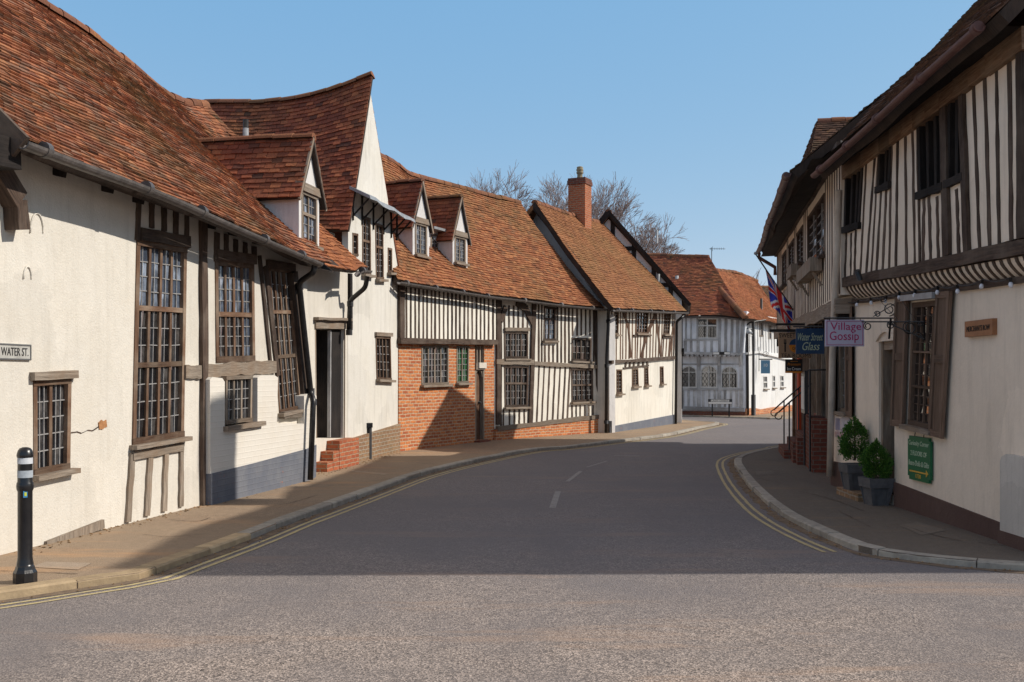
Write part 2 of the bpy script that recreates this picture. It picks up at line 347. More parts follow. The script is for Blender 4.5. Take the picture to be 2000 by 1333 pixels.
        lay = me.uv_layers.new(name="UVMap"); data = [0.0] * (2 * len(me.loops)); k = 0; Z = V((0, 0, 1)); X = V((1, 0, 0))
        for f, uv in zip(s.f, s.u):
            if uv:
                for a, b in uv: data[k] = a; data[k + 1] = b; k += 2
            else:
                p0 = s.v[f[0]]; n = (s.v[f[1]] - p0).cross(s.v[f[2]] - p0)
                if n.length < 1e-12: n = (s.v[f[1]] - p0).cross(s.v[f[-1]] - p0)
                if n.length < 1e-12: n = Z.copy()
                n.normalize(); t = Z.cross(n) if abs(n.z) < .9 else X.copy(); t.normalize(); b = n.cross(t)
                for i in f: data[k] = s.v[i].dot(t); data[k + 1] = s.v[i].dot(b); k += 2
        lay.data.foreach_set("uv", data); me.update()
        o = bpy.data.objects.new(name, me); col.objects.link(o)
        if parent is None: o.location = org
        else: o.parent = parent
        ORG[o.name] = org
        return o
ORG = {}
def tag(o, label=None, cat=None, group=None, kind=None):
    for k, v in (('label', label), ('category', cat), ('group', group), ('kind', kind)):
        if v: o[k] = v
    return o
def thing(name, label, cat, loc, group=None):
    o = bpy.data.objects.new(name, None); col.objects.link(o); o.location = loc; o.empty_display_size = .2
    ORG[o.name] = V(loc); return tag(o, label, cat, group)

def wall(F, outer, holes, depth, mat, parent, name='wall', reveal=.14, through=False):
    mb = MB(); polys = [[V((u, v, 0)) for u, v in outer]] + [[V((u, v, 0)) for u, v in h] for h in holes]
    flat = [p for q in polys for p in q]
    mb.add([F.W(p.x, p.y) for p in flat], [tuple(t) for t in tessellate_polygon(polys)])
    if through: reveal = depth; mb.add([F.W(p.x, p.y, -depth) for p in flat], [tuple(t) for t in tessellate_polygon(polys)])
    k = len(outer); a = [F.W(u, v) for u, v in outer]; b = [F.W(u, v, -depth) for u, v in outer]
    mb.add(a + b, [(i, (i + 1) % k, k + (i + 1) % k, k + i) for i in range(k)] + ([] if through else [tuple(k + i for i in t) for t in tessellate_polygon([[V((u, v, 0)) for u, v in outer]])]))
    for h in holes:
        k = len(h); mb.add([F.W(u, v) for u, v in h] + [F.W(u, v, -reveal) for u, v in h], [(i, (i + 1) % k, k + (i + 1) % k, k + i) for i in range(k)])
    return mb.build(name, mat, parent)

def bil(q, a, b):
    (tl, tr, br, bl) = q
    return tuple((tl[i] * (1 - a) + tr[i] * a) * (1 - b) + (bl[i] * (1 - a) + br[i] * a) * b for i in (0, 1))

def window(F, q, parent, lights=2, trans=(), rows=4, cols=2, frame='oak', pane='glass', lead='lead', fw=.055, mw=.045,
           sill=True, diamond=False, sillmat=None, lw=.011, set_n=-.035, head=False, proud=.012, curtain=()):
    """Mullioned leaded window in the opening q (uv corners tl, tr, br, bl)."""
    f = MB(); wu = V(q[1]).xy - V(q[0]).xy if False else None
    W_ = math.dist(q[0], q[1]); H_ = math.dist(q[0], q[3]); ea = fw / 2 / W_; eb = fw / 2 / H_
    f.bar(F, bil(q, ea, 0), bil(q, ea, 1), fw, -.10, proud, wob=.003, seg=3)
    f.bar(F, bil(q, 1 - ea, 0), bil(q, 1 - ea, 1), fw, -.10, proud, wob=.003, seg=3)
    f.bar(F, bil(q, 0, eb), bil(q, 1, eb), fw, -.10, proud + .004, wob=.002, seg=2)
    f.bar(F, bil(q, 0, 1 - eb), bil(q, 1, 1 - eb), fw, -.10, proud + .006, wob=.002, seg=2)
    A0, A1, B0, B1 = 2 * ea, 1 - 2 * ea, 2 * eb, 1 - 2 * eb
    for i in range(1, lights):
        a = A0 + (A1 - A0) * i / lights; f.bar(F, bil(q, a, B0), bil(q, a, B1), mw, -.06, proud - .022, wob=.003, seg=4)
    for t in trans: f.bar(F, bil(q, A0, t), bil(q, A1, t), mw * 1.15, -.06, proud - .010, wob=.002, seg=2)
    o = f.build('window', M[frame], parent)
    g = MB(); ys = [B0] + list(trans) + [B1]; n = set_n; ma = mw / 2 / W_; mbv = mw / 2 / H_
    for r in range(len(ys) - 1):
        b0 = ys[r] + (mbv if r else 0); b1 = ys[r + 1] - (mbv if r < len(ys) - 2 else 0)
        nr = max(1, round(rows * (b1 - b0) / (B1 - B0)))
        for i in range(lights):
            a0 = A0 + (A1 - A0) * i / lights + (ma if i else 0); a1 = A0 + (A1 - A0) * (i + 1) / lights - (ma if i < lights - 1 else 0)
            pm = 2 if (r, i) in curtain else 0
            for y in range(nr):
                for x in range(cols):
                    ca, cb = a0 + (a1 - a0) * x / cols, a0 + (a1 - a0) * (x + 1) / cols
                    da, db = b0 + (b1 - b0) * y / nr, b0 + (b1 - b0) * (y + 1) / nr
                    tx, ty = U(-.005, .005), U(-.005, .005)
                    cs = [bil(q, ca, da), bil(q, cb, da), bil(q, cb, db), bil(q, ca, db)]
                    g.add([F.W(c[0], c[1], n + s1 * tx + s2 * ty) for c, s1, s2 in zip(cs, (-1, 1, 1, -1), (1, 1, -1, -1))], [(0, 1, 2, 3)], pm)
            if diamond:
                k = 4
                for j in range(-k, k * 2):
                    for sgn in (1, -1):
                        pts = []
                        for tt in (0, 1):
                            pass
                        p0 = (j / k, 0); p1 = (j / k + sgn * 1.0 * (H_ * (b1 - b0)) / (W_ * (a1 - a0)) * .6, 1)
                        # clip to the light
                        x0, y0 = p0; x1, y1 = p1; t0, t1 = 0, 1; dx = x1 - x0; ok = True
                        if dx > 0: t0 = max(t0, (0 - x0) / dx); t1 = min(t1, (1 - x0) / dx)
                        elif dx < 0: t0 = max(t0, (1 - x0) / dx); t1 = min(t1, (0 - x0) / dx)
                        if t1 - t0 > .05:
                            e = lambda t: bil(q, a0 + (a1 - a0) * (x0 + dx * t), b0 + (b1 - b0) * (y0 + t))
                            g.bar(F, e(t0), e(t1), lw, n - .004, n + .012, 1)
            else:
                for y in range(1, nr):
                    bb = b0 + (b1 - b0) * y / nr; g.bar(F, bil(q, a0, bb + U(-.002, .002)), bil(q, a1, bb + U(-.002, .002)), lw, n - .004, n + .012, 1)
                for x in range(1, cols):
                    aa = a0 + (a1 - a0) * x / cols; g.bar(F, bil(q, aa, b0), bil(q, aa, b1), lw, n - .004, n + .014, 1)
    po = g.build('pane', [M[pane], M[lead], M['glasssky']], o)
    if sill:
        s = MB(); u0, v0 = q[3]; u1, v1 = q[2]
        s.bar(F, (u0 - .05, v0 - .025), (u1 + .05, v1 - .025), .05, -.1, .1, wob=.003, seg=3); s.build('sill', M[sillmat or frame], o)
    if head:
        s = MB(); u0, v0 = q[0]; u1, v1 = q[1]
        s.bar(F, (u0 - .05, v0 + .04), (u1 + .05, v1 + .04), .08, -.06, .055, wob=.004, seg=3); s.build('lintel', M['oakgrey'], o)
    return o

def catmull(pts, n=64):
    pts = [V(p) for p in pts]
    if len(pts) == 2: return [pts[0].lerp(pts[1], i / n) for i in range(n + 1)]
    L = [0]
    for a, b in zip(pts, pts[1:]): L.append(L[-1] + (b - a).length)
    ext = [pts[0] * 2 - pts[1]] + pts + [pts[-1] * 2 - pts[-2]]; out = []
    for i in range(n + 1):
        d = L[-1] * i / n; k = 0
        while k < len(pts) - 2 and d > L[k + 1]: k += 1
        t = (d - L[k]) / max(1e-6, L[k + 1] - L[k]); p0, p1, p2, p3 = ext[k:k + 4]
        out.append(.5 * ((2 * p1) + (p2 - p0) * t + (2 * p0 - 5 * p1 + 4 * p2 - p3) * t * t + (3 * p1 - p0 - 3 * p2 + p3) * t ** 3))
    return out

class Slope:
    def __init__(s, bottom, top, sag=.06, und=.035, seed=0.0):
        s.b = catmull(bottom); s.t = catmull(top); s.sag = sag; s.und = und; s.seed = seed
        s.L = max(sum((q - p).length for p, q in zip(a, a[1:])) for a in (s.b, s.t)); s.H = ((s.b[32] - s.t[32]).length)
        m = (s.b[64] - s.b[0]).cross(s.t[32] - s.b[32]).normalized(); s.nn = m if m.z > 0 else -m
    def __call__(s, a, t):
        x = min(max(a, 0), 1) * 64; i = min(63, int(x)); f = x - i
        p = s.b[i].lerp(s.b[i + 1], f); q = s.t[i].lerp(s.t[i + 1], f); r = p.lerp(q, t)
        d = -s.sag * 4 * t * (1 - t) + s.und * noise.noise(V((a * s.L * .55 + s.seed, t * s.H * .6, s.seed)))
        return r + s.nn * d
def slope_tiles(mb, S, m=0, keep=None, gauge=.1, tw=.17):
    nr = max(2, int(S.H / gauge)); nc = max(2, int(S.L / tw)); up = S.nn
    for j in range(nr):
        t0 = j / nr; t1 = min((j + 1.35) / nr, 1.0); off = .5 * (j % 2) + U(-.06, .06); lift = U(.0, .008)
        for i in range(-1, nc + 1):
            s0 = max(0, (i + off + .02) / nc); s1 = min(1, (i + off + .98) / nc)
            if s1 - s0 < .25 / nc: continue
            dt = U(-.10, .10) / nr
            if R() < .012: dt -= .25 / nr
            if j == 0: dt *= .5
            a, b, c, d = S(s0, t0 + dt), S(s1, t0 + dt + U(-.05, .05) / nr), S(s1, t1), S(s0, t1)
            if keep and not keep((a + c) / 2): continue
            h = .030 + lift + U(-.006, .008); k1, k2 = U(-.004, .006), U(-.004, .006)
            A, B, C, D = a + up * (h + k1), b + up * (h + k2), c + up * .012, d + up * .012
            mb.add([A, B, C, D, A - up * .022, B - up * .022], [(0, 1, 2, 3), (4, 5, 1, 0), (4, 0, 3), (5, 2, 1)], m)
def slab(mb, S, th=.13, m=1, ns=16, ntt=6, keep=None, drop=.0):
    P = [[S(i / ns, j / ntt) - S.nn * drop for i in range(ns + 1)] for j in range(ntt + 1)]; vs = [p for r in P for p in r]; k = len(vs); n1 = ns + 1
    vs += [p - S.nn * th for p in vs]
    fs = []
    for j in range(ntt):
        for i in range(ns):
            q = (j * n1 + i, j * n1 + i + 1, (j + 1) * n1 + i + 1, (j + 1) * n1 + i)
            if keep and not keep((vs[q[0]] + vs[q[2]]) / 2): continue
            fs += [q, tuple(x + k for x in reversed(q))]
    for i in range(ns):
        for j in (0, ntt):
            if keep and not keep(vs[j * n1 + i].lerp(vs[j * n1 + i + 1], .5)): continue
            fs.append((j * n1 + i, j * n1 + i + 1, j * n1 + i + 1 + k, j * n1 + i + k))
    for j in range(ntt):
        for i in (0, ns):
            if keep and not keep(vs[j * n1 + i].lerp(vs[(j + 1) * n1 + i], .5)): continue
            fs.append((j * n1 + i, (j + 1) * n1 + i, (j + 1) * n1 + i + k, j * n1 + i + k))
    mb.add(vs, fs, m)
def ridge_tiles(mb, pts, m=2, r=.12, step=.32):
    pts = catmull(pts, 96); acc = [0]
    for a, b in zip(pts, pts[1:]): acc.append(acc[-1] + (b - a).length)
    def P(d):
        k = 0
        while k < 95 and acc[k + 1] < d: k += 1
        return pts[k].lerp(pts[k + 1], min(1, max(0, (d - acc[k]) / max(1e-6, acc[k + 1] - acc[k]))))
    n = max(1, int(acc[-1] / step))
    for i in range(n):
        a, b = P(acc[-1] * i / n), P(acc[-1] * (i + .97) / n); d = (b - a).normalized(); x = d.cross(V((0, 0, 1))).normalized(); y = x.cross(d)
        rr = r * U(.94, 1.06); dz = V((0, 0, U(-.012, .012))); ring = [(math.cos(t) * x * rr + math.sin(t) * y * rr) for t in [math.pi * k / 7 - .15 + .3 * k / 7 * 0 for k in range(8)]]
        vs = [a + dz + q - y * .05 for q in ring] + [b + dz + q * .96 - y * .05 for q in ring]
        mb.add(vs, [(k, k + 1, k + 9, k + 8) for k in range(7)] + [tuple(range(8)), tuple(range(8, 16))], m)
def roof(parent, tilemat, bottom, top, back=None, keep=None, sag=.06, und=.035, seed=0, gauge=.1, tw=.17, ridge=True, th=.13, name='roof', rr=.12):
    mb = MB(); S = Slope(bottom, top, sag, und, seed); slope_tiles(mb, S, 0, keep, gauge, tw); slab(mb, S, th, 1, keep=keep)
    if back: S2 = Slope(back, top, sag, und, seed + 5); slab(mb, S2, th, 0)
    if ridge: ridge_tiles(mb, top, 2, rr)
    return mb.build(name, [M[tilemat], M['under'], M['ridge']], parent), S

def text(F, s, u0, v0, u1, v1, mat, parent, n=.01, shear=0.0, name='lettering', align=None, depth=.004, bold=0.0):
    c = bpy.data.curves.new('text', 'FONT'); c.body = s; c.shear = shear; c.extrude = .02; c.offset = bold; c.resolution_u = 3
    o = bpy.data.objects.new('text', c); col.objects.link(o); bpy.context.view_layer.update()
    me = bpy.data.meshes.new_from_object(o.evaluated_get(bpy.context.evaluated_depsgraph_get()))
    xs = [v.co.x for v in me.vertices]; ys = [v.co.y for v in me.vertices]; zs = [v.co.z for v in me.vertices]
    mb = MB(); x0, x1, y0, y1, z0, z1 = min(xs), max(xs), min(ys), max(ys), min(zs), max(zs)
    mb.add([F.W(u0 + (v.co.x - x0) / (x1 - x0) * (u1 - u0), v0 + (v.co.y - y0) / (y1 - y0) * (v1 - v0), n + (v.co.z - z0) / max(1e-6, z1 - z0) * depth) for v in me.vertices],
           [tuple(p.vertices) for p in me.polygons])
    bpy.data.objects.remove(o); bpy.data.curves.remove(c); bpy.data.meshes.remove(me)
    return mb.build(name, mat, parent)

# ---------------------------------------------------------------- ground, road, pavements, kerbs
ROADZ = -.06
def sheet(name, pts, z, mat, thick=None):
    mb = MB(); poly = [V((p[0], p[1], 0)) for p in pts]; tri = [tuple(t) for t in tessellate_polygon([poly])]
    mb.add([V((p[0], p[1], z)) for p in pts], tri)
    if thick:
        k = len(pts); mb.add([V((p[0], p[1], z)) for p in pts] + [V((p[0], p[1], z - thick)) for p in pts], [(i, (i + 1) % k, k + (i + 1) % k, k + i) for i in range(k)])
    return tag(mb.build(name, mat), kind='structure')
sheet('ground', [(-600, -200), (600, -200), (600, 1200), (-600, 1200)], -.10, M['soil'])
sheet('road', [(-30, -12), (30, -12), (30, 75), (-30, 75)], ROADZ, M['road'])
kl_px = [(70, 1148), (192, 1129), (259, 1122), (350, 1091), (469, 1050), (560, 1015), (600, 1001), (700, 966), (750, 948), (824, 923), (915, 901), (1034, 878), (1107, 872), (1200, 861), (1300, 849), (1360, 836), (1405, 826)]
kl = [V((-9, 5.0, 0)), V((-5.6, 6.4, 0)), V((-4.3, 7.25, 0))] + [gp(*p) for p in kl_px] + [V((7.2, 38.4, 0)), V((6.2, 40.6, 0)), V((5.0, 42.0, 0)), V((0, 46, 0))]
kr_px = [(1540, 868), (1524, 872), (1480, 880), (1455, 886.5), (1440, 893), (1436, 901), (1442, 915), (1464, 944), (1510, 986), (1569, 1021), (1667, 1062), (1723, 1075), (1825, 1088), (2000, 1102)]
kr = [V((13, 29.5, 0)), V((9.5, 28.4, 0))] + [gp(*p) for p in kr_px] + [V((5.6, 8.55, 0)), V((8, 8.1, 0)), V((14, 7.6, 0))]
kl = catmull(kl, 150); kr = catmull(kr, 150)
sheet('pavement_left', [(p.x, p.y) for p in kl] + [(-12, 46), (-12, 5)], 0, M['pave'], .06)
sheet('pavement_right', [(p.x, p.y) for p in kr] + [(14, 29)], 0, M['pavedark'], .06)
far_k = [V((3, 48.6, 0)), V((7.6, 44.9, 0)), V((8.6, 43.9, 0)), V((10.2, 42.3, 0)), V((11.2, 42.0, 0)), V((16, 50, 0)), V((22, 60, 0))]
far_k = catmull(far_k, 60)
sheet('pavement_far', [(p.x, p.y) for p in far_k] + [(22, 70), (3, 70)], 0, M['pave'], .06)
def arc(pts):
    L = [0]
    for a, b in zip(pts, pts[1:]): L.append(L[-1] + (b - a).length)
    return L
def along(pts, L, d):
    d = min(max(d, 0), L[-1] - 1e-4); k = 0
    while L[k + 1] < d: k += 1
    f = (d - L[k]) / (L[k + 1] - L[k]); p = pts[k].lerp(pts[k + 1], f)
    t = (pts[min(k + 1, len(pts) - 1)] - pts[k]).normalized(); return p, t
def kerb(name, pts, side, mats, wid=.15, stone=.9, sandto=0):
    mb = MB(); L = arc(pts); d = 0
    while d < L[-1] - .1:
        ln = stone * U(.8, 1.15); e = min(d + ln, L[-1] - .01); n = 3; up = U(.003, .014); jit = U(-.012, .012); vs = []
        for i in range(n + 1):
            p, t = along(pts, L, d + .006 + (e - d - .012) * i / n); nn = V((t.y, -t.x, 0)) * side
            a = p + nn * (.012 + jit); b = p - nn * wid
            for q, z in ((a, -.07), (a, up - .015), (a - nn * .02, up), (b, up)): vs.append(V((q.x, q.y, z)))
        fs = []
        for i in range(n):
            for j in range(3): fs.append((4 * i + j, 4 * i + j + 1, 4 * i + 5 + j, 4 * i + 4 + j))
        fs += [(0, 1, 2, 3), (4 * n, 4 * n + 1, 4 * n + 2, 4 * n + 3)]
        mb.add(vs, fs, 1 if d < sandto else 0); d = e
    return tag(mb.build(name, mats), kind='structure')
kerb('kerb_left', kl, 1, [M['kerb'], M['kerbsand']], sandto=8.3)
kerb('kerb_right', kr, 1, [M['kerb'], M['kerbsand']], wid=.12, sandto=0)
kerb('kerb_far', far_k, 1, [M['kerb'], M['kerbsand']])
def ribbon(mb, pts, L, d0, d1, o0, o1, z, side, step=.25, ragged=.004):
    n = max(2, int((d1 - d0) / step)); vs = []
    for i in range(n + 1):
        p, t = along(pts, L, d0 + (d1 - d0) * i / n); nn = V((t.y, -t.x, 0)) * side
        for o in (o0, o1): q = p + nn * (o + U(-ragged, ragged)); vs.append(V((q.x, q.y, z)))
    mb.add(vs, [(2 * i, 2 * i + 1, 2 * i + 3, 2 * i + 2) for i in range(n)])
Ll, Lr = arc(kl), arc(kr)
mb = MB(); ribbon(mb, kl, Ll, 3.0, Ll[-1] - 9, .16, .205, ROADZ + .004, 1); ribbon(mb, kl, Ll, 3.0, Ll[-1] - 9, .265, .31, ROADZ + .004, 1)
ribbon(mb, kr, Lr, 6.0, Lr[-1] - 11.2, .22, .265, ROADZ + .004, 1); ribbon(mb, kr, Lr, 6.0, Lr[-1] - 11.2, .325, .37, ROADZ + .004, 1)
tag(mb.build('yellow_road_lines', M['yellow']), kind='structure')
mb = MB()
for a, b, wd in (((1079, 992), (1090, 960), .085), ((1108, 941), (1134, 921), .07), ((1200, 890.5), (1250, 891), .12), ((1146, 913), (1185, 901), .05)):
    p, q = gp(*a, ROADZ + .004), gp(*b, ROADZ + .004); t = (q - p).normalized(); nn = V((t.y, -t.x, 0)) * wd / 2
    mb.add([p - nn, p + nn, q + nn, q - nn], [(0, 1, 2, 3)])
tag(mb.build('white_road_lines', M['whiteline']), kind='structure')
mb = MB(); ribbon(mb, kl, Ll, 4.0, Ll[-1] - 10, .014, .13, ROADZ + .003, 1, .2, .03); ribbon(mb, kr, Lr, 6.0, Lr[-1] - 6, .014, .14, ROADZ + .003, 1, .2, .03)
tag(mb.build('gutter_grit', M['grit']), kind='stuff')
mb = MB()
for quad in (((90, 1097), (180, 1100), (152, 1113), (60, 1108)), ((684, 921), (750, 928), (762, 926), (690, 919.5))):
    mb.add([gp(*p, .004) for p in quad], [(0, 1, 2, 3)])
tag(mb.build('pavement_patches', M['patch']), kind='structure')
mb = MB()
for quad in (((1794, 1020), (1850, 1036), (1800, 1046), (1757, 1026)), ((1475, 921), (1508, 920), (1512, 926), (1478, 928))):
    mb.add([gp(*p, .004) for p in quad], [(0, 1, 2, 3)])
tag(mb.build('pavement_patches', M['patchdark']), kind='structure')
mb = MB()
def seam(pts, wd=.012, z=.0045):
    pts = [gp(*p) for p in pts]
    pts = catmull(pts, 14) if len(pts) > 2 else [pts[0].lerp(pts[1], k / 8) for k in range(9)]; vs = []
    for i, p in enumerate(pts):
        t = (pts[min(i + 1, len(pts) - 1)] - pts[max(i - 1, 0)]).normalized(); nn = V((-t.y, t.x, 0)); e = wd * U(.4, 1.2) / 2; o = U(-.008, .008)
        for s_ in (-1, 1): q = p + nn * (o + s_ * e); vs.append(V((q.x, q.y, z)))
    mb.add(vs, [(2 * i, 2 * i + 1, 2 * i + 3, 2 * i + 2) for i in range(len(pts) - 1)])
for s_ in (((0, 1116), (60, 1118), (150, 1122)), ((280, 1045), (330, 1049), (400, 1044)), ((330, 1016), (385, 1019), (410, 1012)), ((500, 990), (560, 985), (620, 968)), ((640, 950), (700, 944), (790, 932)), ((790, 902), (850, 908)), ((880, 880), (960, 886)),
           ((1910, 1060), (1950, 1066), (2000, 1063)), ((1760, 1026), (1820, 1045), (1880, 1058)), ((1560, 960), (1620, 975), (1690, 1000)), ((1480, 935), (1540, 948)), ((1640, 1000), (1700, 1030))): seam(s_)
tag(mb.build('pavement_seams', M['oakdark']), kind='structure')
# gravel and leaf litter lying loose in the gutters
mb = MB()
for k in range(900):
    side = R() < .6; pts, L = (kl, Ll) if side else (kr, Lr); d = U(4, L[-1] - 8); p, t = along(pts, L, d); nn = V((t.y, -t.x, 0))
    p = p + nn * abs(random.gauss(.02, .07)) + nn * .02; s = U(.004, .016); a = U(0, 6.3)
    c = V((p.x, p.y, ROADZ + .006)); x = V((math.cos(a), math.sin(a), U(-.2, .3))) * s; y = V((-math.sin(a), math.cos(a), U(-.2, .3))) * s * U(.4, 1)
    mb.add([c - x - y, c + x - y * .6, c + x * .8 + y, c - x * .7 + y, c + V((0, 0, s * .7))], [(0, 1, 4), (1, 2, 4), (2, 3, 4), (3, 0, 4)])
for k in range(500):
    F0, F1 = V((-4.6, 9.3, 0)), V((-2.5, 22, 0)); f = R(); p = F0.lerp(F1, f) + V((abs(random.gauss(.05, .1)), 0, 0)); s = U(.004, .014); a = U(0, 6.3)
    c = V((p.x, p.y, .003)); x = V((math.cos(a), math.sin(a), .2)) * s; y = V((-math.sin(a), math.cos(a), .2)) * s
    mb.add([c - x - y, c + x - y, c + x + y, c - x + y, c + V((0, 0, s * .7))], [(0, 1, 4), (1, 2, 4), (2, 3, 4), (3, 0, 4)])
tag(mb.build('leaf_litter', simple('leaf_litter', (.28, .17, .08), (.16, .10, .06), 30, .9, .1, 0, 0, .5)), kind='stuff')

HOUSES = 'old houses along the street'
def studs(mb, F, pxs, ytop, ybot, wpx, wob=.006, n1=.008, seg=5, lean=0, m=0):
    """Upright timbers at the given pixel columns; ytop / ybot give the pixel rows as functions of x."""
    for x in pxs:
        a = F.uv(x + lean * 0, ybot(x)); b = F.uv(x + lean, ytop(x)); c = F.uv(x + wpx, ybot(x))
        mb.bar(F, a, b, abs(c[0] - a[0]) * U(.85, 1.15), -.04, n1, m, wob, seg)
def lin(x0, y0, x1, y1): return lambda x: y0 + (y1 - y0) * (x - x0) / (x1 - x0)
def pxbar(mb, F, p, q, wpx, n0=-.04, n1=.03, wob=.006, seg=6, m=0, horiz=False):
    a, b = F.uv(*p), F.uv(*q)
    if horiz: w_ = abs(F.uv(p[0], p[1] + wpx)[1] - a[1])
    else: w_ = abs(F.uv(p[0] + wpx, p[1])[0] - a[0])
    mb.bar(F, a, b, w_, n0, n1, m, wob, seg)
def downpipe(F, pts, parent, r=.045, n=.12, mat='iron', ns=None, collars=()):
    mb = MB(); P = [F.P(x, y, n if ns is None else ns[i]) for i, (x, y) in enumerate(pts)]
    out = []
    for i, p in enumerate(P):
        if 0 < i < len(P) - 1:
            a = (P[i - 1] - p); b = (P[i + 1] - p); k = min(.09, a.length * .4, b.length * .4); a.normalize(); b.normalize()
            for f in (0, .25, .5, .75, 1): out.append((p + a * k * (1 - f)).lerp(p + b * k * f, f))
        else: out.append(p)
    mb.tube(out, r, 10)
    for c in collars:
        q = F.P(*c, n); mb.tube([q - V((0, 0, .05)), q + V((0, 0, .05))], r * 1.35, 10)
    return mb.build('downpipe', M[mat], parent)
def gutter(pts, parent, r=.06, mat='gutter', joint=1.6, drop=0.0, hooks=True):
    c = catmull(pts, 40); mb = MB(); c = [p - V((0, 0, drop)) for p in c]; n = len(c)
    # half-round trough with thickness
    ring = [math.pi + math.pi * k / 8 for k in range(9)]; vs = []; fs = []
    for i, p in enumerate(c):
        d = (c[min(i + 1, n - 1)] - c[max(i - 1, 0)]).normalized(); x = d.cross(V((0, 0, 1))).normalized(); y = V((0, 0, 1))
        vs += [p + x * r * math.cos(a) + y * r * math.sin(a) for a in ring] + [p + x * (r - .012) * math.cos(a) + y * (r - .012) * math.sin(a) for a in reversed(ring)]
    K = 18
    for i in range(n - 1): fs += [(i * K + j, i * K + (j + 1) % K, (i + 1) * K + (j + 1) % K, (i + 1) * K + j) for j in range(K)]
    fs += [tuple(range(K)), tuple(range((n - 1) * K, n * K))]
    mb.add(vs, fs, 0, None, False)
    L = arc(c); d = .3
    while d < L[-1]:
        p, t = along(c, L, d); mb.tube([p - t * .035, p + t * .035], r * 1.13, 12); d += joint * U(.7, 1.2)
    return mb.build('gutter', M[mat], parent)

# ================================================================ house A : long plastered house with tall leaded windows
FA = Fac((-4.637, 9.275), (-3.31, 16.075))
A = thing('plastered_house', 'long cream plastered house on the near left with tall leaded windows', 'house', FA.W(3.4, 0, -1.5), HOUSES)
qW1 = FA.Q((64, 744), (138, 739), (135, 915), (65, 929))
qW2 = FA.Q((266, 467), (364, 484), (358, 853), (257, 870))
qW3 = FA.Q((419, 506), (495, 514), (497, 706), (421, 709))
qW4 = FA.Q((524, 522), (568, 528), (587, 798), (545, 808))
uE = FA.uv(600, 900)[0]
holes = [qW1, qW2, qW3, qW4]
wall(FA, [(-2.2, -.06), (uE, -.06), (uE, 3.52), (4.4, 3.72), (-2.2, 3.98)], holes, 5.5, M['cream'], A)
window(FA, qW1, A, 2, (), 5, 3, 'oak', head=True, sillmat='oakgrey')
window(FA, qW2, A, 4, (.335, .615), 12, 2, 'oak', fw=.07, mw=.05, sillmat='oakgrey', curtain=((0, 0), (0, 1), (0, 2), (0, 3)))
window(FA, qW3, A, 4, (.53,), 8, 2, 'oak', fw=.08, mw=.055, sill=False, curtain=((0, 0), (0, 1), (0, 2), (0, 3), (1, 3)))
window(FA, qW4, A, 4, (.30, .61), 11, 2, 'oak', fw=.05, mw=.045, sillmat='oakgrey')
mb = MB(); b = lambda p, q, w_, **k: pxbar(mb, FA, p, q, w_, **k)
b((269, 392), (266, 470), 7); b((362.5, 408), (363, 486), 6)
b((270, 457), (366, 474), 25, horiz=True, n1=.05)
for x0, y0, y1 in ((294, 392, 446), (318, 398, 452), (341, 404, 457)): b((x0, y0), (x0, y1), 7)
b((393, 418), (395.5, 989), 10.5, wob=.012, seg=14, n1=.05)
b((422, 455), (421, 512), 8); b((494, 482), (495, 512), 7); b((420, 497), (496, 508), 20, horiz=True, n1=.05)
for x0, y0, y1 in ((440, 458, 493), (458, 468, 498), (477, 474, 500)): b((x0, y0), (x0, y1), 6)
b((505, 500), (528, 728), 5, wob=.01, seg=8); b((517, 520), (541, 735), 7, wob=.008, seg=8)
b((569, 532), (596, 828), 9, n1=.07, wob=.006, seg=8)
b((519, 515), (572, 524), 16, horiz=True, n1=.05)
mb.build('timber_frame', M['oakdark'], A)
mb = MB()
b((358, 726), (389, 727), 26, horiz=True, n1=.04, wob=.012); b((400, 724), (535, 717), 27, horiz=True, n1=.045, wob=.016, seg=9)
b((255, 891), (354, 873), 17, horiz=True, n1=.04)
b((256, 885), (247, 1020), 9, wob=.01); b((291, 894), (284, 1008), 9, wob=.01); b((322, 886), (318, 999), 8, wob=.012); b((352, 872), (351, 990), 7, wob=.01)
mb.bar(FA, FA.uv(545, 812), FA.uv(592, 806), .1, -.05, .09, 0, .01, 4)
mb.build('exposed_timbers', M['oakgrey'], A)
# grounded sill board at the wall foot
mb = MB(); mb.prism(FA, FA.Q((86, 1058), (198, 1015), (199, 1032), (86, 1073)), -.02, .035); mb.build('skirting_board', M['oakgrey'], A)
# jetty beam end, brace and rafter feet at the near end
mb = MB(); mb.beam(FA.P(-90, 280, .30), FA.P(14, 304, .25), .26, .26); mb.build('jetty_beam', M['oakblack'], A)
mb = MB(); b((-25, 330), (14, 392), 30, n1=.16, seg=4); b((14, 392), (20, 450), 22, n1=.15, seg=3); mb.build('brace', M['oakdark'], A)
mb = MB()
for px, py in ((97, 325), (192, 357), (253, 379), (397, 430), (440, 444), (487, 462), (530, 478), (560, 492), (585, 505)):
    p = FA.P(px, py + 6, -.05); q = p + FA.n * .17 - V((0, 0, .04)); mb = MB(); mb.beam(p, q, .055, .10); mb.build('rafter_foot', M['oakblack'], A)
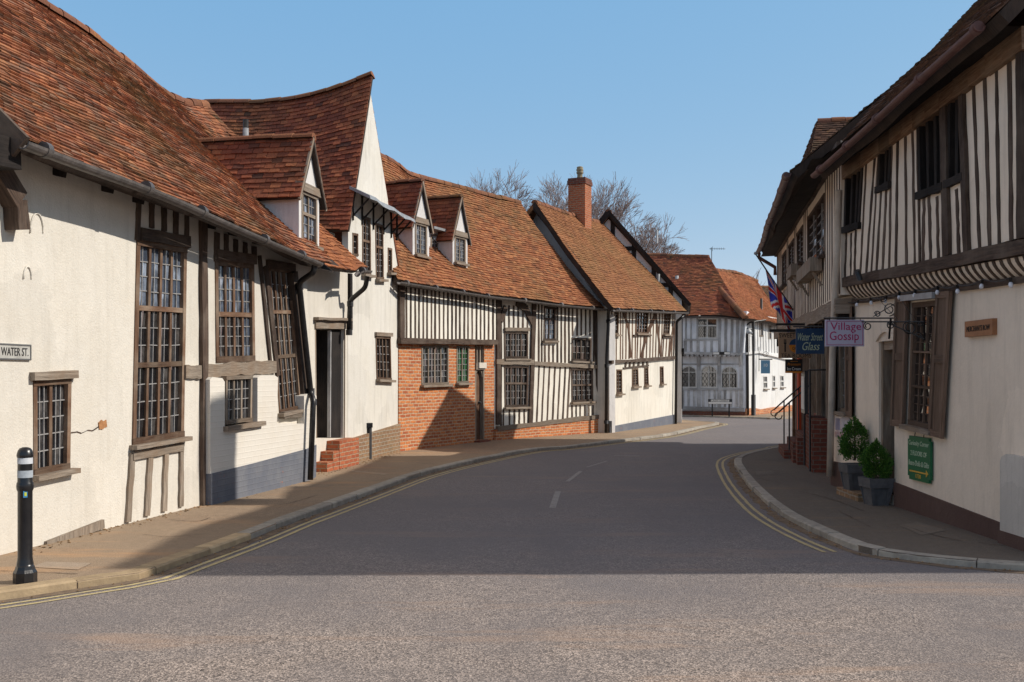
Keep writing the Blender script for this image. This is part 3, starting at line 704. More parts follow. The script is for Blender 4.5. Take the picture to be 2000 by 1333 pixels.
# brick lower walling standing forward of the frame
FA2 = FA.off(.11)
po = FA2.Q((411, 986), (410, 742), (415, 737), (434, 739), (439, 746), (439, 842), (503, 831), (503, 738), (510, 733), (536, 733), (543, 738), (541, 827), (594, 828), (594, 774), (599, 770), (614, 769), (618, 774), (617, 884), (614, 885), (614, 933), (600, 942), (411, 986))[:-1]
mb = MB(); mb.prism(FA2, po, -.25, 0); mb.build('brick_apron', M['pbrick'], A)
mb = MB(); mb.prism(FA2, FA2.Q((410.5, 987), (410.5, 926), (500, 904), (599, 877), (617, 869), (616, 932), (600, 943)), -.2, .012); mb.build('plinth', M['plinthblue'], A)
FA3 = FA.off(.02)
q5 = FA3.Q((440, 735), (492, 733), (491, 822), (440, 829))
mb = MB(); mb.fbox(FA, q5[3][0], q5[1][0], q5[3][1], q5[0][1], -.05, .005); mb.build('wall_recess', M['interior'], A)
window(FA.off(.1), FA.off(.1).Q((440, 735), (492, 733), (491, 823), (440, 829)), A, 3, (), 4, 2, 'oakgrey', fw=.05, sill=False)
mb = MB(); p1, p2 = FA2.uv(436, 838), FA2.uv(511, 827); mb.bar(FA2, p1, p2, .06, -.12, .07, 0, .004, 4); mb.build('sill', M['oakgrey'], A)
# moulded plaster relief, a crack and a lump of exposed daub
mb = MB()
for cx_, cy_, rx, ry in ((72, 455, 13, 38), (54, 545, 8, 24)):
    mb = MB(); pts = [FA.P(cx_ + rx * math.cos(t_), cy_ - ry * math.sin(t_), .006) for t_ in [math.pi * k / 10 for k in range(11)]]; mb.tube(pts, .010, 6); mb.build('plaster_relief', M['cream'], A)
mb = MB(); cr_ = [(137, 846), (150, 844), (158, 847), (171, 841), (180, 842), (192, 834)]
for p, q in zip(cr_, cr_[1:]): mb.bar(FA, FA.uv(*p), FA.uv(*q), U(.006, .014), -.02, .004, 0, .002, 3)
mb.build('crack', M['oakdark'], A)
mb = MB(); mb.bar(FA, FA.uv(192, 833), FA.uv(207, 827), .075, -.02, .012, 0, .02, 5); mb.build('exposed_daub', simple('orange_daub', (.45, .22, .10), (.3, .15, .07), 20, .95, .1, 0, .6), A)
# roof
FAe = FA.off(.45)
eave = [FAe.W(FAe.uv(34, 268)[0] , FAe.uv(40, 272)[1], 0)] + [FAe.W(*FAe.uv(x, y)) for x, y in ((155, 316), (245, 349), (330, 383), (420, 424), (520, 468), (618, 510))]
ext = eave[-1] + FA.d * 3.7
FAr = FA.off(-3.1)
rid = [FAr.W(FAe.uv(40, 272)[0] + .1, 6.98)] + [FAr.P(x, y) for x, y in ((75, 3), (200, 86), (300, 166), (345, 194), (400, 203))]
def keepA(p):
    u = (p - FA.o).dot(FA.d); n = (p - FA.o).dot(FA.n)
    return u < 7.0 + max(0, (.42 - n)) * .95
roof(A, 'tileA', eave + [ext], rid, keep=keepA, sag=.05, und=.07, seed=1.3, gauge=.088, tw=.155)
mb = MB(); S2 = Slope([FA.W(FAe.uv(40, 272)[0], 3.4, -6.6), FA.W(10.5, 3.4, -6.6)], rid, 0, 0); slab(mb, S2, .12, 0); mb.build('rear_roof', M['tileA'], A)
mb = MB(); gA = FAe.uv(40, 272)[0] - .02
mb.beam(FA.W(gA, 3.60, .47), FA.W(gA + .05, 6.95, -3.1), .05, .22); mb.build('bargeboard', M['oakdark'], A)
FAg = Fac(FA.W(gA + .22, 0, -6.5).xy, FA.W(gA + .22, 0, -.05).xy); mb = MB(); mb.prism(FAg, [(0, 3.2), (6.45, 3.2), (6.45, 3.9), (3.4, 6.8), (0, 3.4)], -.1, 0); mb.build('gable_wall', M['cream'], A)
gutter([p + FA.n * .05 - V((0, 0, .035)) for p in eave], A, .065)
downpipe(FA, [(615, 518), (612, 533), (584, 552), (607, 768), (612, 782), (606, 938)], A, .045, ns=[.46, .44, .14, .14, .22, .22], collars=((585, 560), (607, 765), (611, 786)))
mb = MB()
p = FA.P(480, 270, -2.2); mb.tube([p - V((0, 0, .45)), p + V((0, 0, .18))], .055, 12, 0); mb.tube([p + V((0, 0, .18)), p + V((0, 0, .34))], .052, 12, 1)
mb.build('flue_pipe', [M['leadflash'], M['iron']], A)

def dormer(parent, F, u0, u1, n0, zb, ze, zr, back, tilemat, wallm, lights=2, trans=(), rows=5, cols=2, ov=.12, over=.07, frame='oakgrey', zs=None, ridge_drop=.0, curtain=()):
    """Gabled dormer: front at n0 between u0 and u1, window zs..ze, eaves ze, ridge zr, running back along -n."""
    FD = F.off(n0); um = (u0 + u1) / 2; zs = zs or zb + .12
    q = [(u0 + .10, ze - .08), (u1 - .10, ze - .08), (u1 - .10, zs), (u0 + .10, zs)]
    D = bpy.data.objects.new('dormer', None); col.objects.link(D); D.parent = parent; ORG[D.name] = ORG[parent.name]
    wall(FD, [(u0, zb - .12), (u1, zb - .12), (u1, ze), (um, zr - .05), (u0, ze)], [q], back, M[wallm], D)
    window(FD, q, D, lights, trans, rows, cols, frame, 'glass', lw=.012, curtain=curtain)
    mb = MB(); mb.bar(FD, (u0 - .02, ze - .02), (u1 + .02, ze - .02), .13, -.05, .045, 0, .004, 4)
    for s, ua in ((-1, u0 - ov), (1, u1 + ov)):
        mb.bar(FD, (ua, ze - ov * (zr - ze) / (um - u0)), (um, zr), .05, over - .03, over, 0, .003, 4)
    mb.build('bargeboard', M['oakgrey'], D)
    mb = MB(); sl = (zr - ze) / (um - u0)
    for s in (0, 1):
        ue = u0 - ov if s == 0 else u1 + ov; ze2 = ze - ov * sl + .03
        a, b_ = FD.W(ue, ze2, over), FD.W(ue, ze2, -back); c, d = FD.W(um, zr + .03, over), FD.W(um, zr + .03 - ridge_drop, -back)
        S = Slope([a, b_] if s == 0 else [b_, a], [c, d] if s == 0 else [d, c], .02, .015, u0); slope_tiles(mb, S, 0); slab(mb, S, .05, 1)
    ridge_tiles(mb, [FD.W(um, zr + .045, over), FD.W(um, zr + .045 - ridge_drop, -back)], 2, .1)
    mb.build('roof', [M[tilemat], M['under'], M['ridge']], D)
    return D
dormer(A, FA, 6.72, 7.55, .05, 3.62, 4.62, 5.42, 2.6, 'tileB', 'gablewhite', 2, (.42,), 6, 2, .14, .08, zs=3.72, curtain=((0, 0), (0, 1), (1, 0), (1, 1)))

# ================================================================ house B : tall white gable with the doorway beside it
FB = Fac((-3.12, 19.05), (-2.48, 22.54))
B = thing('gabled_house', 'tall white house with a steep pointed gable facing the street and a small lead canopy', 'house', FB.W(1.5, 0, -1.5), HOUSES)
qd = FB.Q((616, 644), (671, 643), (670, 856), (618, 856))
uP0 = FB.uv(560, 800)[0]; uC = FB.uv(679, 800)[0]
apex = FB.uv(722, 160); 
qs = [FB.Q(*z) for z in (((688, 455), (698.5, 457), (699, 501), (688, 500)), ((707, 421), (723, 427), (724, 538), (707, 536)), ((732, 435), (748, 441), (749, 546), (734, 546)), ((757, 484), (765, 486), (765, 533), (757, 533)), ((733, 657), (762, 658), (764, 743), (735, 741)))]
uR = FB.uv(777, 800)[0]; zl = FB.uv(674, 437)[1]; zr_ = FB.uv(772, 450)[1]
wall(FB, [(uC, -.06), (uR, -.06), (uR, FB.uv(777, 512)[1]), (apex[0], apex[1] - .12), (uC + .03, zl)], qs, 0.12, M['white'], B)
for i, q in enumerate(qs):
    window(FB, q, B, (1, 2, 2, 1, 4)[i], ((), (.42,), (.42,), (), ())[i], (3, 8, 8, 4, 5)[i], (1, 2, 2, 1, 1)[i], 'oak', fw=.045, mw=.04, sill=i > 1 or i == 1, head=i == 4, sillmat='oakgrey')
P_ = FB.Q((560, 950), (681, 905))
wall(FB, [(uP0, -.06), (uC - .004, -.06), (uC - .004, 3.86), (uP0, 3.72)], [qd], .45, M['cream'], B, 'porch_wall', .2, True)
# inside of the doorway
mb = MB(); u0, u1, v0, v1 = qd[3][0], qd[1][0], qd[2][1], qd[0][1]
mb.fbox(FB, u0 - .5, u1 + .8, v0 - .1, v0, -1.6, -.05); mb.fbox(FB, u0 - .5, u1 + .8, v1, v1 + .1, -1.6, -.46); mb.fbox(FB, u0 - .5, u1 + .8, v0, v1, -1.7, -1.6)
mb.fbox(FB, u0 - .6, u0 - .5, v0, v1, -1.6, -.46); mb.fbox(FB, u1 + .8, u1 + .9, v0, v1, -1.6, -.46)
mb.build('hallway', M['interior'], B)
mb = MB(); q = FB.Q((618, 745), (646, 745), (646, 856), (618, 856)); mb.fbox(FB, u0 + .02, q[1][0] + .35, v0, q[0][1], -.62, -.55); mb.build('dado_wall', M['pbrick'], B)
mb = MB(); mb.fbox(FB, u0 + .02, q[1][0] + .35, q[0][1], q[0][1] + .05, -.64, -.50)
for uu in (u0 + .03, u0 + .62): mb.fbox(FB, uu, uu + .05, q[0][1], v1 - .05, -.60, -.54)
mb.build('inner_screen', M['oakblack'], B)
mb = MB(); qq = FB.Q((651, 646), (670, 645), (669, 855), (650, 855))
mb.prism(FB, [qq[3], (qq[2][0] + .03, qq[2][1]), (qq[1][0] + .03, qq[1][1]), qq[0]], -.34, -.05); 
for k in range(1, 4): pass
dd = mb.build('door', M['oakblack'], B)
mb = MB(); mb.bar(FB, qq[3], qq[0], .035, -.1, -.044, 0, .006, 8); mb.build('door_edge', M['oaklime'], dd)
mb = MB(); mb.bar(FB, FB.uv(614, 633), FB.uv(674, 635), .16, -.08, .03); mb.bar(FB, FB.uv(612, 622.5), FB.uv(679, 625), .05, -.06, .10, 0, .01, 6)
mb.bar(FB, FB.uv(672.5, 644), FB.uv(671.5, 856), .03, -.04, .02, 0, .004, 5)
mb.bar(FB, FB.uv(616, 644), FB.uv(618, 856), .04, -.15, .005, 0, .004, 5); mb.build('door_frame', M['oakgrey'], B)
mb = MB(); pxbar(mb, FB, (681.5, 535), (682, 645), 4, n1=.05); mb.build('corner_timber', M['oakblack'], B)
mb = MB(); mb.prism(FB, FB.Q((672, 910), (673, 858), (690, 855), (778, 828), (777.5, 884)), -.05, .05); mb.build('plinth', M['brickold'], B)
mb = MB()
ua, ub, uc, ud = (FB.uv(x, 890)[0] for x in (638, 677, 626, 614))
mb.fbox(FB, ua, ub, -.02, v0 - .003, -.2, .24); mb.fbox(FB, uc, ua, -.02, v0 * .66, -.2, .235); mb.fbox(FB, ud, uc, -.02, v0 * .33, -.2, .23)
mb.build('entrance_steps', M['brickchim'], B)
# canopy
u_l, u_r = FB.uv(685, 376)[0] - .02, FB.uv(776, 408)[0] + .05
mb = MB(); zc = 5.16
def can(u, n, z): return FB.W(u, z, n)
vs = []
for i in range(9):
    u = u_l + (u_r - u_l) * i / 8; dz = .025 * math.sin(i * 1.9)
    vs += [can(u, -.02, zc + .09 + dz), can(u, .38, zc - .10 + dz), can(u, .40, zc - .17 + dz), can(u, -.02, zc + .03 + dz)]
fs = []
for i in range(8): fs += [(4 * i + j, 4 * i + (j + 1) % 4, 4 * i + 4 + (j + 1) % 4, 4 * i + 4 + j) for j in range(4)]
mb.add(vs, fs + [(0, 1, 2, 3), (32, 33, 34, 35)]); cn = mb.build('canopy', M['leadflash'], B)
mb = MB()
for x in (688, 706, 728, 748, 763, 774):
    mb = MB(); u = FB.uv(x, 420)[0]; mb.beam(can(u, .015, zc - .55), can(u, .015, zc), .035, .03, up=FB.d); mb.beam(can(u, .02, zc - .46), can(u, .33, zc - .14), .028, .028, up=FB.d); mb.build('canopy_bracket', M['oakblack'], cn)
# B roof: near slope faces the camera
back = 5.2; bd = -FB.n
rp = lambda d, z: FB.W(apex[0] - .0, z, -d)
ridB = [FB.W(apex[0], apex[1] + .14, .06), rp(1.1, 7.36), rp(2.2, 7.25), rp(3.4, 7.30), rp(back, 7.38)]
uL2 = uC - .12
roofB, SB = roof(B, 'tileB', [FB.W(uL2, zl - .12, .06), FB.W(uL2, zl - .06, -2.5), FB.W(uL2, zl + .0, -back)], ridB, sag=.03, und=.025, seed=4, th=.06, gauge=.09, tw=.155)
mb = MB(); uR2 = uR + .07; z2 = FB.uv(777, 516)[1] - .1
S2 = Slope([FB.W(uR2, z2, -back), FB.W(uR2, z2, .03)], [q - FB.n * (.11 if i_ == len(ridB) - 1 else 0) for i_, q in enumerate(reversed(ridB))], .03, .02, 9); slope_tiles(mb, S2, 0); slab(mb, S2, .04, 0); mb.build('roof', [M['tileB'], M['under']], B)
mb = MB(); FBs = Fac(FB.W(uC, 0, -back).xy, FB.W(uC, 0, -.36).xy); mb.fbox(FBs, 0, back - .36, -.06, zl - .12, -.3, .0); mb.build('side_wall', M['gablewhite'], B)
# lean-to roof over the door
FL = FB.off(.5)
eL = [FB.W(FB.uv(588, 700)[0] - .5, 3.42, .5), FB.W(FB.uv(640, 700)[0], 3.50, .5), FL.P(700, 524), FL.P(717, 524)]
uq = (FL.P(717, 524) - FB.o).dot(FB.d)
tL = [FB.W(FB.uv(588, 700)[0] - .5, 5.05, -1.0), FB.W(uq * .5 - .5, 5.06, -1.0), FB.W(uq - .02, 5.05, -1.0)]
roof(B, 'tileL', eL, tL, sag=.04, und=.03, seed=7, ridge=False, th=.05, name='lean_to_roof')
gutter([p + FB.n * .05 - V((0, 0, .05)) for p in eL[1:]], B, .055)
downpipe(FB, [(717, 540), (714, 562), (684, 587), (681, 655)], B, .045, ns=[.5, .46, .12, .10], collars=((684, 594), (682, 650)))

# ================================================================ house C : brick below, close studding above
C1 = Fac((-2.48, 22.5), (-.467, 26.67)); C2 = Fac((-.467, 26.67), (2.50, 30.39))
Cx = thing('brick_and_timber_house', 'orange brick and close studded timber house with two roof dormers', 'house', C1.W(4.5, 0, -1), HOUSES)
cw = [C1.Q(*z) for z in (((823, 676), (876, 675), (876, 751), (823, 753)), ((891.5, 676), (916, 676), (915, 748), (891.5, 749)))]
cd = C1.Q((927.5, 675), (946, 675), (945, 859), (928, 861))
wall(C1, [(-.02, -.06), (C1.len, -.06), (C1.len, C1.uv(960, 664)[1]), (-.02, C1.uv(780, 668)[1])], cw + [cd], 5, M['brickC'], Cx, 'brick_wall')
C1u = C1.off(.05)
zt = 3.88
wall(C1u, [(.0, C1u.uv(780, 664)[1]), (C1.len, C1u.uv(962, 664)[1]), (C1.len, zt), (.0, zt)], [], 5, M['palec'], Cx, 'upper_wall')
window(C1, cw[0], Cx, 4, (), 6, 2, 'oakgrey', fw=.05, mw=.045, sillmat='oakgrey'); window(C1, cw[1], Cx, 2, (), 6, 2, 'oakgrey', 'glassgreen', fw=.045, mw=.04, sillmat='oakgrey')
mb = MB(); pxbar(mb, C1u, (783, 553), (783, 668), 9, n1=.05)
studs(mb, C1u, [794 + 8.02 * k + U(-.8, .8) for k in range(22)], lin(785, 548, 965, 577), lin(785, 661, 965, 664), 3.1, .008, .008)
mb.build('studs', M['oakdark'], Cx)
mb = MB(); pxbar(mb, C1u, (777, 666), (967, 669), 11, n1=.09, horiz=True, wob=.012, seg=10); mb.build('bressumer', M['oakdark'], Cx)
# door
D_ = MB(); u0, u1 = cd[3][0], cd[1][0]; vb, vt = cd[2][1], cd[0][1]; vm = C1.uv(936, 718)[1]; vh = C1.uv(936, 722)[1]
D_.fbox(C1, u0, u1, vb, vm, -.13, -.09); dr = D_.build('door', M['oakred'], Cx)
D_ = MB(); uc = (u0 + u1) / 2; rr = (u1 - u0) / 2 - .05
for uu in (u0 + .03, u1 - .03): D_.bar(C1, (uu, vb), (uu, vm), .07, -.13, .0, 0, .004, 6)
ar = [(uc + math.cos(math.pi * k / 10) * rr, vm - rr * 1.2 + math.sin(math.pi * k / 10) * rr * 1.0) for k in range(11)]
for a, b_ in zip(ar, ar[1:]): D_.bar(C1, a, b_, .07, -.12, -.02)
D_.build('door_frame', M['oakgrey'], dr)
D_ = MB(); D_.fbox(C1, u0, u1, vm + .1, vt, -.12, -.10); tw_ = D_.build('fanlight', M['glass'], Cx)
D_ = MB()
for k in range(4): D_.bar(C1, (u0 + (u1 - u0) * k / 3, vm + .1), (u0 + (u1 - u0) * k / 3, vt), .045, -.11, -.03)
D_.bar(C1, (u0, vm + .02), (u1, vm + .02), .16, -.12, .03); D_.build('fanlight_bars', M['oakgrey'], tw_)
D_ = MB(); D_.fbox(C1, u0 + .12, u1 + .02, vm - .02, vm + .12, .0, .06); D_.build('lamp_box', M['cream'], Cx)
D_ = MB(); D_.tube([C1.W(u1 - .15, vb + .95, -.09), C1.W(u1 - .15, vb + .95, -.02)], .03, 10); D_.build('door_knob', M['iron'], dr)
D_ = MB(); D_.fbox(C1, u0 - .05, u1 + .05, -.04, vb - .003, -.12, .16); D_.build('doorstep', M['brickdark'], Cx)
# timber bay
c2 = [C2.Q(*z) for z in (((984, 648), (1031.5, 648), (1031, 701), (984.7, 701)), ((984, 714), (1032, 715), (1030, 795), (985.5, 796)), ((1062, 598), (1085.5, 601), (1085, 666), (1061, 666)), ((1116, 660), (1155, 661), (1154, 707), (1116, 705)), ((1115, 719.6), (1157.6, 720), (1158, 784), (1116, 786)))]
wall(C2, [(0.004, C2.uv(968, 838)[1]), (C2.len, C2.uv(1166, 812)[1]), (C2.len, zt), (0.004, zt)], c2, 5, M['palec'], Cx, 'timbered_wall')
mb = MB(); mb.prism(C2, [(0.004, -.06), (C2.len + .03, -.06), (C2.len + .03, C2.uv(1167, 815)[1]), (0.004, C2.uv(968, 840)[1])], -3, .07); mb.build('plinth', M['brickC'], Cx)
for i, q in enumerate(c2): window(C2, q, Cx, (4, 4, 2, 4, 4)[i], ((), (.43,), (.36,), (), (.5,))[i], (4, 6, 7, 3, 6)[i], (2, 2, 2, 1, 2)[i], 'oakdark', fw=.06, mw=.045, sillmat='oakgrey', curtain=((1, 0), (1, 1)) if i == 2 else ())
mb = MB(); be = lin(965, 580, 1185, 604); s2 = lambda xs, t, bo, w_: studs(mb, C2, xs, t, bo, w_ * .86, .008, .008)
mid = lin(967, 703, 1165, 712); mid2 = lin(967, 711, 1165, 720); sl_ = lin(968, 834, 1168, 811)
pxbar(mb, C2, (971.5, 584), (971.5, 830), 7.5, n1=.06); pxbar(mb, C2, (1042, 592), (1034, 834), 7, n1=.05, seg=8, wob=.012)
s2([985, 994, 1003, 1012, 1021, 1030], lambda x: 597, lambda x: 645, 3.6); s2([978.5], be, sl_, 3.4)
s2([1052], be, mid, 4); s2([1058, 1088.5, 1096, 1103.5, 1111], be, mid, 4); s2([1118, 1127, 1135, 1143.5, 1152, 1160], be, lambda x: 656, 3.4); s2([1159.5], be, mid, 3.5)
s2([1064, 1072, 1080], lambda x: 674, mid, 3.6)
s2([983, 995, 1004.5, 1014, 1024], lambda x: 800, sl_, 3.6)
for x in (1050, 1060, 1070.5, 1081, 1091, 1101, 1110): pxbar(mb, C2, (x + 3, mid2(x)), (x - 2, sl_(x)), 3.0, wob=.010, n1=.008)
s2([1117, 1125, 1133, 1142, 1150, 1158], lambda x: 792, sl_, 3.4)
pxbar(mb, C2, (1161, 607), (1169, 812), 5.5, n1=.05, seg=8)
pxbar(mb, C2, (1008, 590), (1024, 602), 10, n1=.05); pxbar(mb, C2, (1024, 602), (1040, 632), 8, n1=.05); pxbar(mb, C2, (986, 600), (976, 628), 7, n1=.05)
mb.build('studs', M['oakdark'], Cx)
mb = MB(); pxbar(mb, C2, (967, 707), (1040, 708), 10, n1=.07, horiz=True, wob=.012, seg=6); pxbar(mb, C2, (1041, 710), (1166, 717), 8, n1=.06, horiz=True, wob=.01, seg=8)
pxbar(mb, C2, (968, 838), (1168, 814), 9, n1=.09, horiz=True, wob=.012, seg=10); pxbar(mb, C2, (984, 644), (1032, 644), 7, n1=.06, horiz=True)
mb.build('rails', M['oakgrey'], Cx)
e1 = C1.off(.3); e2 = C2.off(.3)
eC = [e1.P(776, 547.5), e1.P(870, 563), e1.P(955, 576.5), e2.P(1010, 583), e2.P(1100, 594), e2.P(1180, 601.5)]
rC = [V((-4.5, 24.75, 7.55)), V((-3.33, 27.16, 7.45)), V((-2.82, 28.2, 7.24)), V((-1.91, 29.34, 7.2)), V((-.92, 30.6, 7.14)), V((-.30, 31.38, 7.13)), V((.22, 32.02, 7.12))]
bC = [p + (p - q).to_2d().to_3d() * 0 + V((-(q - p).x * 0, 0, 0)) for p, q in zip(rC, rC)]
bk = [V((-7.5, 26.3, 3.7)), V((-5.5, 30.5, 3.7)), V((-2, 34.8, 3.7))]
roofC, SC = roof(Cx, 'tileC', eC, rC, back=bk, sag=.10, und=.05, seed=2)
gutter([p + V((.04, -.03, -.04)) for p in eC], Cx, .06)
# dormers
def ucol(F, x, y): return F.uv(x, y)[0]
Fd = C1.off(-.35)
dormer(Cx, C1, ucol(Fd, 806, 470), ucol(Fd, 838, 470), -.35, 4.40, 5.32, 6.22, 2.0, 'tileB', 'gablewhite', 2, (), 6, 3, .11, .06, 'oakgrey', 4.48, curtain=((0, 0), (0, 1)))
dormer(Cx, C1, ucol(Fd, 884, 480), ucol(Fd, 913, 480), -.35, 4.42, 5.25, 6.16, 2.0, 'tileB', 'gablewhite', 2, (), 6, 3, .11, .06, 'oakgrey', 4.50, curtain=((0, 0), (0, 1)))
FK = C1.off(-.75); qk = FK.Q((841, 458), (872, 458), (870, 496), (840, 494)); ul = FK.uv(833, 470)[0]; ur = FK.uv(893, 470)[0]
K_ = bpy.data.objects.new('dormer', None); col.objects.link(K_); K_.parent = Cx; ORG[K_.name] = ORG[Cx.name]
zk = qk[0][1] + .1; wall(FK, [(ul, 4.4), (ur, 4.4), (ur, zk), (ul, zk)], [qk], 1, M['gablewhite'], K_); window(FK, qk, K_, 2, (), 4, 3, 'oakgrey', fw=.05)
mb = MB(); mb.fbox(FK, ul, ur - .1, zk, zk + .06, -1, .22); mb.build('flat_roof', M['leadflash'], K_)
downpipe(FK, [(878, 450), (880, 468), (888, 474), (887, 506)], K_, .035, n=.15)

# ================================================================ house D : white below, thin studs above
FD_ = Fac((2.87, 30.2), (5.78, 36.4))
Dh = thing('corner_cottage', 'cream cottage with thin brown studs above slit windows and a blue grey plinth', 'house', FD_.W(3.4, 0, -1), HOUSES)
zt = 4.15
du = [FD_.Q(*z) for z in (((1199.8, 604), (1208.6, 604), (1207.5, 654), (1199.8, 654)), ((1243, 606), (1266.6, 608), (1264, 652), (1242, 652)), ((1297, 611), (1310.5, 611), (1307, 654), (1295, 654)))]
dl = [FD_.Q(*z) for z in (((1203.6, 722), (1214.4, 722), (1215, 769), (1203.6, 770)), ((1234, 720), (1246, 719), (1247, 754.6), (1234, 756)), ((1257.6, 717.5), (1266, 717), (1267, 753), (1258, 754)), ((1288.5, 716.4), (1295.4, 716), (1296.3, 750), (1288.7, 751)))]
wall(FD_, [(0, -.06), (FD_.len, -.06), (FD_.len, 4.2), (0, 3.74)], du + dl, 5, M['pale'], Dh)
for i, q in enumerate(du + dl): window(FD_, q, Dh, (1, 4, 3, 2, 3, 2, 2)[i], (), 6, 1, 'oak', fw=.05, mw=.05, sillmat='oakgrey')
dd_ = V((-.655, .756)); FDe = Fac((2.87 - .655 * 6, 30.2 + .756 * 6), (2.87, 30.2))
L_ = FDe.len; rdz = 7.08; kr_ = L_ - 3.09
mb = MB(); mb.prism(FDe, [(kr_ - 3, -.06), (L_, -.06), (L_, 3.42), (kr_, rdz - .14), (kr_ - 3, 3.8)], -.25, 0); mb.build('gable_wall', M['gablewhite'], Dh)
mb = MB(); dtop = lin(1200, 605, 1338, 610); dmid = lin(1190, 704, 1316, 696)
xs = [1194.5, 1211.5] + [1216 + 6.1 * k for k in range(5)] + [1269 + 5.6 * k for k in range(5)] + [1311.5, 1315.5]
for x in xs: pxbar(mb, FD_, (x + 3.2 * (x - 1190) / 130, dtop(x)), (x, dmid(x)), 2.2, n1=.006, wob=.008)
for x in (1198, 1203.5): pxbar(mb, FD_, (x, 659), (x, dmid(x)), 2.1, n1=.006)
for x in (1244, 1250, 1256, 1262): pxbar(mb, FD_, (x + 1.5, 657), (x, dmid(x)), 2.1, n1=.006)
for x in (1294, 1300, 1305.5): pxbar(mb, FD_, (x + 2, 662), (x, dmid(x)), 2.1, n1=.006)
for p, q in (((1217, 607), (1227, 640)), ((1227, 640), (1231.5, 699)), ((1280, 612), (1290.5, 697)), ((1281, 614), (1264, 650)), ((1262, 655), (1252, 699)), ((1315, 640), (1306, 697))): pxbar(mb, FD_, p, q, 3.4, n1=.015, wob=.01)
mb.build('studs', M['oakred'], Dh)
mb = MB(); pxbar(mb, FD_, (1190, 708), (1317, 699), 6.5, n1=.08, horiz=True, wob=.015, seg=9); pxbar(mb, FD_, (1236, 656), (1270, 655.5), 3.5, n1=.05, horiz=True); pxbar(mb, FD_, (1293, 659), (1310, 659), 4, n1=.05, horiz=True)
pxbar(mb, FD_, (1216, 720), (1266, 714.5), 3.4, n1=.03, horiz=True)
for x in (1221, 1229, 1237, 1246, 1255, 1263): pxbar(mb, FD_, (x + 1, 707), (x - .5, 717), 2.6, n1=.03)
mb.build('rails', M['oakdark'], Dh)
mb = MB(); mb.prism(FD_, FD_.Q((1189.9, 849), (1190.5, 834), (1317.5, 810), (1318.3, 829)), -.1, .025); mb.build('plinth', M['plinthblue'], Dh)
mb = MB(); mb.prism(FDe, [(L_ - .9, -.06), (L_ + .01, -.06), (L_ + .01, .35), (L_ - .9, .35)], -.1, .015); mb.build('end_plinth', M['iron'], Dh)
eD_ = FD_.off(.35)
eD = [eD_.P(1197, 603), eD_.P(1240, 604.5), eD_.P(1290, 607), eD_.P(1340, 609)]
rD = [V((.85, 32.5, 7.16)) - V((.15, .32, 0)), V((1.9, 34.73, 7.2)), V((2.75, 36.55, 7.28)), V((3.65, 38.5, 7.43))]
roof(Dh, 'tileD', eD, rD, back=[V((-2.4, 33.2, 3.6)), V((.5, 39.8, 3.6))], sag=.05, und=.035, seed=11)
mb = MB(); nb = FDe.n * .12; mb.beam(V((2.87, 30.2, 3.62)) + FD_.n * .3 + nb, V((.85, 32.5, 7.04)) + nb - V((.1, .2, 0)), .05, .15); mb.build('bargeboard', M['oakblack'], Dh)
gutter([p + FD_.n * .05 - V((0, 0, .04)) for p in eD], Dh, .06)
downpipe(FD_, [(1338, 614), (1330, 622), (1322, 628), (1319.5, 829)], Dh, .05, ns=[.36, .3, .1, .1])
downpipe(Fac((2.2, 29.95), (2.85, 30.05)), [(1188.5, 604), (1188, 640), (1185, 700), (1184, 846)], Dh, .05, n=.02, collars=((1188, 628), (1185, 715), (1184, 825)))
# chimney
chp = V((2.35, 35.45, 0)); mb = MB(); X = FD_.d; Y = FD_.n
def cbox(w_, d_, z0, z1, m=0, o=V((0, 0, 0))):
    c = chp + o; mb.hexa([c + X * a * w_ / 2 + Y * b_ * d_ / 2 + V((0, 0, z)) for z in (z0, z1) for a, b_ in ((-1, -1), (1, -1), (1, 1), (-1, 1))], m)
cbox(.62, .62, 5.8, 8.28); cbox(.34, .30, 5.8, 8.26, 0, X * .46 - Y * .05); cbox(.68, .68, 8.28, 8.42, 1); cbox(.64, .64, 8.42, 8.50, 1)
ch = mb.build('chimney', [M['brickchim'], M['brickdark']], Dh)
mb = MB(); mb.lathe(chp + V((0, 0, 8.5)), [(.11, 0), (.12, .04), (.095, .08), (.09, .17), (.12, .20), (.12, .25), (.10, .27), (.125, .30), (.125, .34), (.10, .36), (.115, .40), (.09, .43), (.02, .45)], 14); mb.build('chimney_pot', simple('buff_clay_pot', (.30, .25, .16), (.2, .17, .12), 9, .85, .2), ch)
mb = MB()
for x, y, nn in ((1286, 552, -.75), (1283, 462, -5.0)):
    p = FD_.P(x, y, nn); mb.tube([p - V((0, 0, .35)), p + V((0, 0, .30))], .06, 10)
mb.build('flue_pipe', M['leadflash'], Dh)

# ================================================================ house E : framed gable rising behind D
FE = Fac((6.15 - .986 * 5.6, 37.1 + .165 * 5.6), (6.15, 37.1)); ue = FE.len
E = thing('framed_gable_house', 'tall house with a black framed white gable showing above the cottage roof', 'house', FE.W(2.8, 0, -2), HOUSES)
za = 7.62; um = ue - 2.65
mb = MB(); mb.prism(FE, [(0, -.06), (ue, -.06), (ue, 4.6), (um, za), (0, 4.3)], -5.5, 0); mb.build('wall', M['gablewhite'], E)
mb = MB()
sl = (za - 4.6) / 2.65
for f in (.06, .35, .62, .85): u = um + 2.65 * f; mb.bar(FE, (u, 3), (u, za - 2.65 * f * sl), .16, -.03, .035)
for f in (.3, .6): u = um - 2.65 * f; mb.bar(FE, (u, 3), (u, za - 2.65 * f * sl), .16, -.03, .035)
for z in (5.0, 6.35): h_ = (za - z) / sl; mb.bar(FE, (um - h_, z), (um + h_, z), .15, -.03, .04)
